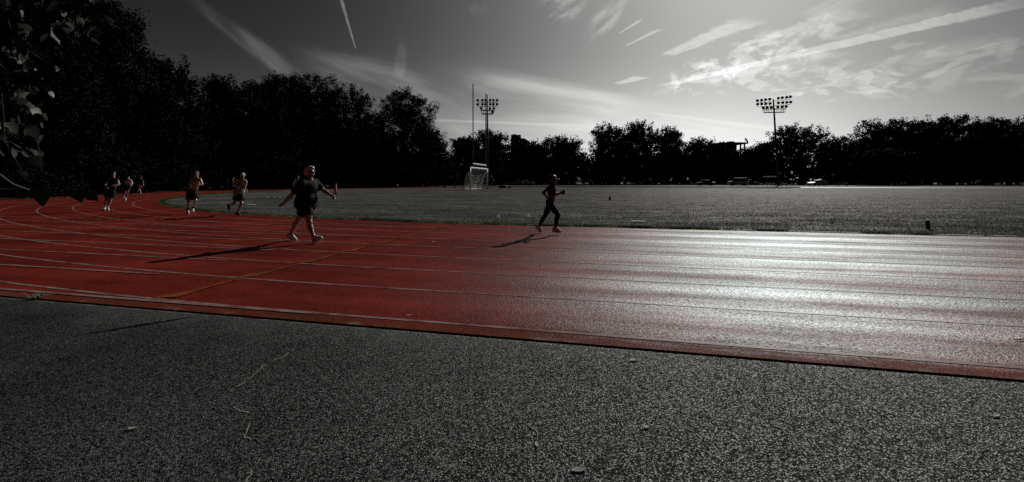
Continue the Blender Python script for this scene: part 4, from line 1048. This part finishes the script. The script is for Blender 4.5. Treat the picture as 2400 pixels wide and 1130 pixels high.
class Person:
    def __init__(s, zo, sc, Z0, J, face, chest, label, h=.009, bulk=1.0, skincol=(.38, .28, .23), arm=1.0, leg=1.0, belly=(.12, .165), group=None, grip=.9, head=1.0, wide=1.0):
        s.wide = wide
        s.h = h; s.K = {}; s.label = label
        gx = J['pelvis']; fx = zo[0] + gx[0] / sc
        s.root = np.array([(fx - CX) / F * Z0, Z0, 0.0])
        for n, v in J.items():
            px, py, dy = zo[0] + v[0] / sc, zo[1] + v[1] / sc, (v[2] if len(v) > 2 else 0.0); Z = Z0 + dy
            s.K[n] = np.array([(px - CX) / F * Z, Z, CAMH + (HY - py) / F * Z]) - s.root
        K = s.K; allp = np.array(list(K.values())); s.lo, s.hi = allp.min(0) - .34, allp.max(0) + .34; s.lo[2] = max(s.lo[2], -.04)
        up = np.array([0, 0, 1.0])
        def frame(f): f = nrm(f); l = nrm(np.cross(up, f)); u = np.cross(f, l); return np.array([f, l, u])
        s.HF, s.CF = frame(face), frame(chest); s.bulk, s.arm, s.leg, s.belly, s.grip, s.hs = bulk, arm, leg, belly, grip, head
        d = Sdf(s.lo, s.hi, h); s.body(d); V, Q = d.mesh(); me = np_mesh('person', V, Q)
        c = V[Q].mean(1) - K['head']; q = c @ s.HF.T; mi = np.zeros(len(Q), np.int32); k = head
        mi[(np.abs(np.abs(q[:, 1]) - .031 * k) < .014 * k) & (np.abs(q[:, 2] + .004 * k) < .009 * k) & (q[:, 0] > .06 * k)] = 1
        mi[(np.abs(q[:, 1]) < .024 * k) & (np.abs(q[:, 2] + .066 * k) < .009 * k) & (q[:, 0] > .05 * k)] = 2
        mi[(np.abs(np.abs(q[:, 1]) - .032 * k) < .018 * k) & (np.abs(q[:, 2] - .020 * k) < .006 * k) & (q[:, 0] > .06 * k)] = 3
        me.polygons.foreach_set('material_index', mi)
        s.o = link('person', me, [skin(skincol), EYE, LIP, BROW], loc=Vector(s.root), smooth=True); tag(s.o, label, 'person', group)
    def torso(s, d, g=0.0, k=.05, hem=None, what='pac'):
        K, b, CF = s.K, s.bulk, s.CF; PF = CF; bd, bw = s.belly
        if 'p' in what: d.ell(K['pelvis'] + (0, 0, .02), (.125 * b + g, .165 * b * s.wide + g, .125 + g), PF, k)
        if 'a' in what: d.ell(K['abdomen'], (bd * b + g, bw * b + g, .17 + g), CF, k)
        if 'c' in what:
            d.ell(K['chest'], (.122 * b + g, .168 * b * s.wide + g, .185 + g), CF, k)
            d.cone(K['shR'], K['shL'], .055 * b + g, .055 * b + g, k)
    def body(s, d):
        K, b = s.K, s.bulk; s.torso(d)
        H = s.HF; hd = K['head']; q = s.hs; P = lambda f, l, u: hd + q * (H[0] * f + H[1] * l + H[2] * u)
        d.cone(K['neck'], P(-.02, 0, -.06), .060 * b, .054 * b ** .5, .03)
        d.cone(K['neck'], (K['shR'] + K['neck']) / 2, .055 * b, .045 * b, .04); d.cone(K['neck'], (K['shL'] + K['neck']) / 2, .055 * b, .045 * b, .04)
        d.ell(P(-.012, 0, .030), (.097 * q, .076 * q, .092 * q), H, .02); d.ell(P(.022, 0, -.045), (.066 * q, .058 * q, .072 * q), H, .03)
        d.cone(P(.062, 0, -.100), P(.066, 0, -.094), .020 * q, .018 * q, .02)                   # chin
        d.cone(P(.090, 0, .004), P(.108, 0, -.030), .008 * q, .014 * q, .010)                    # nose
        d.cone(P(.080, .012, -.066), P(.080, -.012, -.066), .010 * q, .010 * q, .010)            # mouth
        d.cone(P(.082, .034, .018), P(.082, -.034, .018), .010 * q, .010 * q, .014)              # brow
        for e in (1, -1):
            d.ell(P(.076, e * .031, -.004), (.012 * q, .013 * q, .010 * q), H, .004)             # eye
            d.ell(P(-.004, e * .078, -.010), (.020 * q, .009 * q, .032 * q), H, .006)            # ear
            d.ell(P(.058, e * .036, -.040), (.028 * q, .024 * q, .026 * q), H, .02)              # cheek
        for sd in 'RL':
            a = s.arm
            d.cone(K['sh' + sd], K['el' + sd], .053 * a, .040 * a, .035); m_ = K['el' + sd] * .7 + K['wr' + sd] * .3
            d.cone(K['el' + sd], m_, .040 * a, .040 * a, .02); d.cone(m_, K['wr' + sd], .040 * a, .027 * a, .02)
            s.hand(d, sd)
            l = s.leg; kn, hp, an = K['kn' + sd], K['hip' + sd], K['an' + sd]
            d.cone(hp, hp * .5 + kn * .5, .092 * l, .076 * l, .05); d.cone(hp * .5 + kn * .5, kn, .076 * l, .055 * l, .03)
            ax = nrm(an - kn); back = nrm(np.cross(np.cross(ax, -s.CF[0] + np.array([0, 0, .001])), ax)); c1 = kn * .70 + an * .30 + back * .018
            d.cone(kn, c1, .052 * l, .056 * l, .03); d.cone(c1, an, .056 * l, .034 * l, .03); d.ell(kn - back * .012, (.045 * l,) * 3, np.eye(3), .03)
            he, to = K['he' + sd], K['to' + sd]; d.cone(an, he, .034, .034, .02); d.cone(he, to, .034, .026, .02); d.cone(an, to, .032, .024, .03)
    def hand(s, d, sd):
        K = s.K; wr, tip = K['wr' + sd], K['ha' + sd]; f = nrm(tip - wr); el = nrm(wr - K['el' + sd])
        out = np.array([0, 0, 1.0]) if abs(f[2]) < .75 else s.CF[0]; l = nrm(out - f * (out @ f)); n = np.cross(f, l) * (1 if sd == 'R' else -1)   # l: thumb side, n: out of the palm
        if (n @ (s.K['chest'] - wr)) < 0: n = -n
        d.ell(wr + f * .050, (.052, .040, .020), np.array([f, l, n]), .014); g = s.grip; rf = max(.0088, s.h * .95)
        for i, (o, ln) in enumerate([(.029, .86), (.010, 1.0), (-.009, .94), (-.027, .74)]):
            p = wr + f * .088 + l * o; a = .25 + g * .55
            for j, (sg, r_) in enumerate([(.040, rf), (.026, rf * .94), (.020, rf * .85)]):
                dr = f * math.cos(a) + n * math.sin(a); p2 = p + dr * sg * ln; d.cone(p, p2, r_, r_ * .95, .004); p = p2; a += g * .95
        p = wr + f * .028 + l * .034; p2 = p + (f * .55 + l * .65 * (1 - g * .4) + n * .4) * .040; p3 = p2 + (f * .8 + n * (.25 + g * .5) - l * .25 * g) * .032
        d.cone(p, p2, .0125, .011, .008); d.cone(p2, p3, .0105, .009, .004)
    def part(s, name, fn, mats, h=None, cuts=()):
        d = Sdf(s.lo, s.hi, h or s.h); fn(d)
        for c in cuts: d.cut(*c)
        V, Q = d.mesh(); return link(name, np_mesh(name, V, Q), mats, s.o, smooth=True)
    # clothes
    def shirt(s, mat, g=.022, hem=None, sleeve=.62, sg=.022, vneck=False, tank=False, name='shirt', flare=0.0, crop=False):
        K = s.K; hemz = K['pelvis'][2] - .02 if hem is None else hem
        def fn(d):
            s.torso(d, g, .06, what='c' if crop else 'pac')
            if flare: d.ell((K['pelvis'] * .65 + K['abdomen'] * .35), (s.belly[0] * s.bulk + flare, s.belly[1] * s.bulk + flare, .22), s.CF, .06)
            if not tank:
                for sd in 'RL':
                    e = K['sh' + sd] * (1 - sleeve) + K['el' + sd] * sleeve; d.cone(K['sh' + sd], e, .058 * s.arm + sg * .6, .050 * s.arm + sg, .045, flat=True)
            d.cone(K['shR'], K['shL'], .058 * s.bulk + g * .5, .058 * s.bulk + g * .5, .05)
            # neckline: a hollow round the neck, deeper in front
            d.ell(K['neck'] + s.CF[0] * (.06 if vneck else .02) + np.array([0, 0, .035]), (.085, .075 * (1.5 if tank else 1), .105 if vneck else .06 * (1.5 if tank else 1)), s.CF, sub=True)
        return s.part(name, fn, mat, cuts=[((0, 0, hemz), (0, 0, -1))])
    def shorts(s, mat, f=.6, g=.02, name='shorts', ends=None):
        K = s.K
        def fn(d):
            d.ell(K['pelvis'] + (0, 0, .02), (.125 * s.bulk + g * .7, .165 * s.bulk * s.wide + g * .7, .125), s.CF, .05)
            for sd in 'RL':
                hp, kn, an = K['hip' + sd], K['kn' + sd], K['an' + sd]
                if f <= 1: e = hp * (1 - f) + kn * f; d.cone(hp, e, .092 * s.leg + g, (.094 - .034 * f) * s.leg + g * 1.5, .05, flat=True)
                else:
                    ax = nrm(an - kn); back = nrm(np.cross(np.cross(ax, -s.CF[0] + np.array([0, 0, .001])), ax)); c1 = kn * .70 + an * .30 + back * .018
                    m_ = hp * .5 + kn * .5; d.cone(hp, m_, .092 * s.leg + g, .076 * s.leg + g, .05); d.cone(m_, kn, .076 * s.leg + g, .055 * s.leg + g, .03); d.cone(kn, c1, .052 * s.leg + g, .056 * s.leg + g, .03); d.cone(c1, an, .056 * s.leg + g, .036 * s.leg + g, .03, flat=True)
        return s.part(name, fn, mat)
    def shoes(s, mat, sole, sock=None):
        for sd in 'RL':
            K = s.K; he, to, an = K['he' + sd], K['to' + sd], K['an' + sd]; f = nrm(to - he); side = nrm(np.cross(np.array([0, 0, 1.0]), f)) if abs(f[2]) < .9 else nrm(np.cross(s.CF[0], f)); u = np.cross(f, side)
            if u @ (an - he) < 0: u = -u; side = -side
            def up_(d):
                d.cone(he + u * .005, to - u * .002, .046, .038, .02); d.cone(he + u * .03, an + (an - he) * .05, .045, .043, .03, flat=True); d.cone(an * .6 + to * .4, to, .042, .032, .03)
            sh = s.part('shoe', up_, mat, cuts=[(he - u * .030, -u)])
            def so(d): d.ell((he + to) / 2 - u * .032, (np.linalg.norm(to - he) / 2 + .05, .046, .016), np.array([f, side, u]), .01)
            p = s.part('sole', so, sole); p.parent = sh
            if sock:
                kn = K['kn' + sd]; s.part('sock', lambda d: d.cone(an, an * .72 + kn * .28, .042, .047, .02, flat=True), sock)
    def hair(s, mat, kind='short', name='hair'):
        H = s.HF; hd = s.K['head']; q = s.hs; P = lambda f, l, u: hd + q * (H[0] * f + H[1] * l + H[2] * u)
        def fn(d):
            cut = [(P(.035, 0, .02), nrm(H[0] * 1.0 - H[2] * .75))]
            d.ell(P(-.018, 0, .040), (.106 * q, .087 * q, .098 * q), H, .01, cuts=cut)
            if kind == 'bob':
                d.ell(P(-.050, 0, -.020), (.082 * q, .094 * q, .095 * q), H, .03, cuts=[(P(.0, 0, 0), H[0])])
                d.ell(P(.035, .0, .092), (.066 * q, .072 * q, .042 * q), H, .03)
                d.ell(P(-.085, 0, .035), (.052 * q, .075 * q, .07 * q), H, .03)
            if kind == 'bun': d.ell(P(-.125, 0, .055), (.045 * q, .042 * q, .045 * q), H, .02)
            if kind == 'ponytail': d.ell(P(-.11, 0, .05), (.04 * q, .035 * q, .035 * q), H, .02); d.cone(P(-.13, 0, .04), P(-.17, 0, -.10), .03 * q, .014 * q, .02)
        return s.part(name, fn, mat)
    def cap(s, mat, name='cap'):
        H = s.HF; hd = s.K['head']; q = s.hs; P = lambda f, l, u: hd + q * (H[0] * f + H[1] * l + H[2] * u)
        def fn(d):
            d.ell(P(-.010, 0, .040), (.110 * q, .092 * q, .105 * q), H, .01, cuts=[(P(0, 0, .035), -H[2])])
            d.ell(P(.115, 0, .040), (.085 * q, .080 * q, .013 * q), H, .012, cuts=[(P(.04, 0, 0), -H[0])])
        return s.part(name, fn, mat)
    def glasses(s, mat):
        H = s.HF; hd = s.K['head']; q = s.hs; P = lambda f, l, u: hd + q * (H[0] * f + H[1] * l + H[2] * u)
        def fn(d):
            for e in (1, -1): d.ell(P(.092, e * .033, 0), (.010, .028, .021), H, .003); d.cone(P(.088, e * .062, .006), P(-.01, e * .084, .004), .006, .006, .003)
            d.cone(P(.096, .03, .008), P(.096, -.03, .008), .006, .006, .003)
        return s.part('glasses', fn, mat, h=.006)
BLACK = cloth('black_sports_fabric', (.006, .006, .0065)); WHITEF = cloth('white_sports_fabric', (.80, .80, .79)); GREYF = cloth('grey_sports_fabric', (.30, .30, .30)); REDF = cloth('red_sports_fabric', (.45, .03, .04))
SHOEW = simple('pale_shoe_mesh', (.78, .75, .75), .6, .15, 30); SHOEK = simple('dark_shoe_mesh', (.02, .02, .02), .6, .2, 30); SOLEW = simple('white_shoe_sole', (.65, .65, .64), .6, .1, 20); SOLEK = simple('black_shoe_sole', (.015, .015, .015), .7, .1, 20)
BLOND, DARKH = simple('pale_blond_hair', (.70, .64, .55), .35, .3, 45, bmp=.5, bscale=90, spec=.9), simple('dark_hair', (.015, .012, .010), .4, .3, 40, bmp=.5, bscale=90)
# -- walking woman
w = Person((600, 360), 4.708, 10.6, dict(pelvis=(552, 605), abdomen=(558, 510), chest=(572, 380), neck=(590, 292), head=(596, 202, .0),
    hipR=(565, 628, -.10), hipL=(536, 622, .10), knR=(588, 762, -.16), knL=(458, 752, .14), anR=(636, 918, -.22), anL=(386, 892, .20), heR=(644, 962, -.22), toR=(714, 930, -.22), heL=(360, 914, .20), toL=(436, 950, .21),
    shR=(500, 328, -.22), shL=(648, 322, .20), elR=(392, 462, -.26), elL=(748, 408, .25), wrR=(302, 556, -.28), wrL=(834, 464, .23), haR=(262, 582, -.27), haL=(866, 500, .22)),
    (.96, -.28, -.02), (.86, -.5, 0), 'woman with pale hair and glasses striding along in a black v-neck shirt and black shorts', h=.008, bulk=1.06, arm=1.15, leg=1.06, belly=(.165, .225), grip=.75, wide=1.22)
w.shirt(BLACK, g=.028, hem=w.K['pelvis'][2] + .03, sleeve=.78, sg=.028, vneck=True, flare=.035); w.shorts(BLACK, f=.42, g=.028); w.shoes(SHOEW, SOLEW); w.hair(BLOND, 'bob'); w.glasses(M['glass'])
# -- running woman
w = Person((1120, 380), 5.135, 12.25, dict(pelvis=(870, 492, -.12), abdomen=(886, 428, -.12), chest=(890, 350, -.12), neck=(908, 288, -.12), head=(908, 214, -.12),
    hipR=(880, 520, -.21), hipL=(864, 515, -.04), knR=(966, 640, -.24), knL=(806, 655, -.02), anR=(936, 782, -.24), anL=(738, 772, .06), heR=(916, 824, -.24), toR=(982, 832, -.24), heL=(712, 782, .06), toL=(756, 832, .07),
    shR=(848, 322, -.27), shL=(922, 316, .04), elR=(786, 368, -.33), elL=(936, 394, .06), wrR=(830, 424, -.30), wrL=(992, 378, -.02), haR=(848, 438, -.26), haL=(1018, 364, -.05)),
    (.97, -.22, 0), (.88, -.47, 0), 'running woman in black leggings and crop top with light shoes at the kerb', h=.008, bulk=.86, arm=.84, leg=.92, belly=(.105, .135), skincol=(.10, .065, .05), grip=.95)
w.shirt(BLACK, g=.006, hem=w.K['chest'][2] - .10, sleeve=0, tank=True, name='crop_top', crop=True); w.shorts(BLACK, f=2, g=.005, name='leggings'); w.shoes(SHOEW, SOLEW); w.hair(DARKH, 'bun')
def held_bottle():
    P = Vector(w.root + w.K['haL']); f = Vector(nrm(w.K['haL'] - w.K['wrL']))
    root = empty('water_bottle', P + f * .035 + Vector((-.005, -.02, -.07))); root.rotation_euler = (R(6), R(6), 0); tag(root, 'dark water bottle gripped in the running woman\'s raised front hand', 'bottle')
    MB().lathe([(.030, 0), (.034, .01), (.034, .10), (.030, .115), (.022, .125)], seg=16).build('bottle_body', M['black_plastic'], root, smooth=True)
    MB().lathe([(.024, .125), (.025, .15), (.020, .155)], seg=16).build('lid', M['white_plastic'], root, smooth=True)
held_bottle()
# -- shirtless man, left-most of the near group
ZO2, S2 = (200, 370), 5.714
m = Person(ZO2, S2, 21.5, dict(pelvis=(338, 458), abdomen=(352, 395), chest=(364, 325), neck=(372, 268), head=(377, 222),
    hipR=(314, 474, .0), hipL=(360, 474, .0), knR=(276, 575, -.14), knL=(330, 580, -.06), anR=(258, 668, -.02), anL=(296, 668, -.06), heR=(258, 688, .02), toR=(242, 694, -.14), heL=(294, 688, -.02), toL=(308, 698, -.16),
    shR=(312, 294, .04), shL=(424, 294, -.02), elR=(264, 362, -.02), elL=(452, 352, -.06), wrR=(274, 398, -.24), wrL=(394, 376, -.26), haR=(288, 404, -.30), haL=(372, 374, -.30)),
    (.62, -.78, 0), (.42, -.91, 0), 'jogging man in black tank top and shorts with white socks, nearest the hanging leaves', h=.011, arm=1.0, grip=1.0)
m.shorts(BLACK, f=.55, g=.035); m.shoes(SHOEW, SOLEW, WHITEF); m.hair(DARKH, 'short'); m.shirt(BLACK, g=.010, sleeve=0, tank=True, name='tank_top')
# -- shirtless man with a cap
m = Person(ZO2, S2, 19.4, dict(pelvis=(1430, 456), abdomen=(1450, 398), chest=(1474, 332), neck=(1486, 266), head=(1488, 224),
    hipR=(1404, 474, .0), hipL=(1458, 474, .0), knR=(1382, 588, -.16), knL=(1476, 572, -.10), anR=(1370, 702, -.04), anL=(1440, 676, .22), heR=(1368, 728, .02), toR=(1382, 742, -.15), heL=(1440, 700, .22), toL=(1442, 716, .10),
    shR=(1422, 296, .05), shL=(1534, 292, -.02), elR=(1392, 366, .0), elL=(1568, 354, -.04), wrR=(1392, 390, -.22), wrL=(1510, 372, -.24), haR=(1402, 386, -.30), haL=(1488, 374, -.28)),
    (.5, -.86, 0), (.45, -.89, 0), 'bare chested man in a cap running at the inside of the bend', h=.011, arm=1.0, skincol=(.46, .29, .18), grip=1.0)
m.shorts(BLACK, f=.72, g=.04); m.shoes(SHOEW, SOLEW, BLACK); m.hair(DARKH); m.cap(GREYF)
# -- man with white cap and printed shirt
m = Person(ZO2, S2, 18.7, dict(pelvis=(2052, 494), abdomen=(2064, 430), chest=(2078, 358), neck=(2096, 296), head=(2106, 246),
    hipR=(2030, 512, .08), hipL=(2074, 512, -.06), knR=(2004, 606, .02), knL=(2092, 612, -.14), anR=(1936, 632, .26), anL=(2046, 722, -.02), heR=(1918, 634, .30), toR=(1922, 690, .30), heL=(2028, 748, .02), toL=(2062, 758, -.08),
    shR=(2022, 324, .12), shL=(2134, 322, -.06), elR=(1984, 372, .20), elL=(2132, 404, -.04), wrR=(1974, 306, .12), wrL=(2156, 440, -.14), haR=(1970, 286, .08), haL=(2166, 454, -.18)),
    (.72, -.69, -.05), (.55, -.83, 0), 'runner in a white cap and light printed t-shirt with one heel kicked up', h=.011, arm=.95, grip=.9)
m_, b = new_mat('printed_grey_shirt'); v = b.noise(b.obj, 11, 3, .6, 1.0); b.put(b.p.inputs['Base Color'], b.mix(b.sstep(v, .47, .53), (.10, .10, .11), (.78, .78, .78))); b.p.inputs['Roughness'].default_value = .85
m.shirt(m_, g=.030, hem=m.K['pelvis'][2] - .02, sleeve=.7, sg=.03, flare=.035); m.shorts(BLACK, f=.6, g=.04); m.shoes(SHOEK, SOLEK); m.hair(DARKH); m.cap(WHITEF)
# -- woman in white crop top further round the bend
m = Person(ZO2, S2, 31.3, dict(pelvis=(574, 388), abdomen=(578, 360), chest=(584, 325), neck=(578, 296), head=(572, 275),
    hipR=(560, 400, .05), hipL=(586, 400, -.04), knR=(540, 452, .08), knL=(570, 448, -.16), anR=(518, 500, .42), anL=(546, 528, .0), heR=(512, 508, .48), toR=(512, 534, .44), heL=(540, 552, .02), toL=(534, 566, -.12),
    shR=(556, 308, .06), shL=(610, 306, -.05), elR=(532, 330, .12), elL=(630, 338, -.02), wrR=(540, 312, -.10), wrL=(622, 362, -.2), haR=(546, 308, -.18), haL=(616, 370, -.28)),
    (.55, -.83, 0), (.4, -.91, 0), 'slim runner in a white crop top and black shorts far round the bend', h=.013, bulk=.85, arm=.85, leg=.9, grip=1)
m.shirt(WHITEF, g=.010, hem=m.K['chest'][2] - .10, sleeve=0, tank=True, name='crop_top', crop=True); m.shorts(BLACK, f=.5, g=.02); m.shoes(SHOEW, SOLEW); m.hair(DARKH, 'ponytail')
# -- walker in red shorts
m = Person(ZO2, S2, 46.8, dict(pelvis=(738, 366), abdomen=(744, 342), chest=(750, 306), neck=(746, 282), head=(742, 266),
    hipR=(732, 376, -.05), hipL=(742, 376, .07), knR=(708, 420, -.12), knL=(722, 424, .10), anR=(690, 462, -.12), anL=(740, 460, .10), heR=(690, 474, -.10), toR=(678, 479, -.18), heL=(740, 474, .12), toL=(746, 479, .05),
    shR=(726, 294, -.10), shL=(768, 294, .08), elR=(728, 328, -.14), elL=(776, 330, .10), wrR=(722, 356, -.2), wrL=(780, 362, .04), haR=(720, 366, -.22), haL=(779, 372, .0)),
    (.1, -.99, 0), (.1, -.99, 0), 'walker in red shorts and a dark top, farthest figure on the bend', h=.016, bulk=.9, arm=.9, grip=.5)
m.shirt(BLACK, g=.02, sleeve=.5); m.shorts(REDF, f=.5, g=.03); m.shoes(SHOEW, SOLEW); m.hair(DARKH)
# -- someone almost hidden behind the walking woman
ZW, SW = (600, 360), 4.708
m = Person(ZW, SW, 40.0, dict(pelvis=(462, 372), abdomen=(462, 344), chest=(462, 310), neck=(460, 284), head=(462, 262),
    hipR=(450, 384, 0), hipL=(474, 384, 0), knR=(452, 424, -.1), knL=(474, 428, .1), anR=(448, 462, 0), anL=(480, 462, .2), heR=(448, 472, .03), toR=(446, 474, -.12), heL=(480, 472, .2), toL=(486, 474, .06),
    shR=(438, 294, .02), shL=(486, 294, -.02), elR=(416, 326, .04), elL=(504, 322, 0), wrR=(414, 358, -.06), wrL=(510, 346, -.1), haR=(414, 368, -.1), haL=(512, 354, -.14)),
    (.4, -.9, 0), (.35, -.93, 0), 'figure in a pale top almost hidden behind the walking woman', h=.016, bulk=.9, arm=.9, grip=.7)
m.shirt(WHITEF, g=.02, sleeve=.6); m.shorts(BLACK, f=.6, g=.03); m.shoes(SHOEK, SOLEK); m.hair(DARKH)
# -- dark figure by the goal
ZG, SG = (980, 180), 4.037
m = Person(ZG, SG, 72.0, dict(pelvis=(692, 996), abdomen=(692, 980), chest=(692, 962), neck=(691, 948), head=(689, 939),
    hipR=(688, 1002, -.05), hipL=(696, 1002, .06), knR=(676, 1028, -.1), knL=(702, 1026, .05), anR=(662, 1050, -.05), anL=(706, 1048, .1), heR=(660, 1055, -.04), toR=(668, 1058, -.06), heL=(706, 1055, .1), toL=(714, 1057, .08),
    shR=(682, 955, -.14), shL=(702, 954, .12), elR=(672, 972, -.2), elL=(711, 968, .18), wrR=(668, 988, -.16), wrL=(718, 982, .1), haR=(667, 993, -.14), haL=(720, 986, .08)),
    (.95, -.3, 0), (.9, -.42, 0), 'small dark clad figure striding away beside the goal post', h=.02, grip=.6)
m.shirt(BLACK, g=.02, sleeve=.5); m.shorts(BLACK, f=.9, g=.03); m.shoes(SHOEK, SOLEK); m.hair(DARKH)
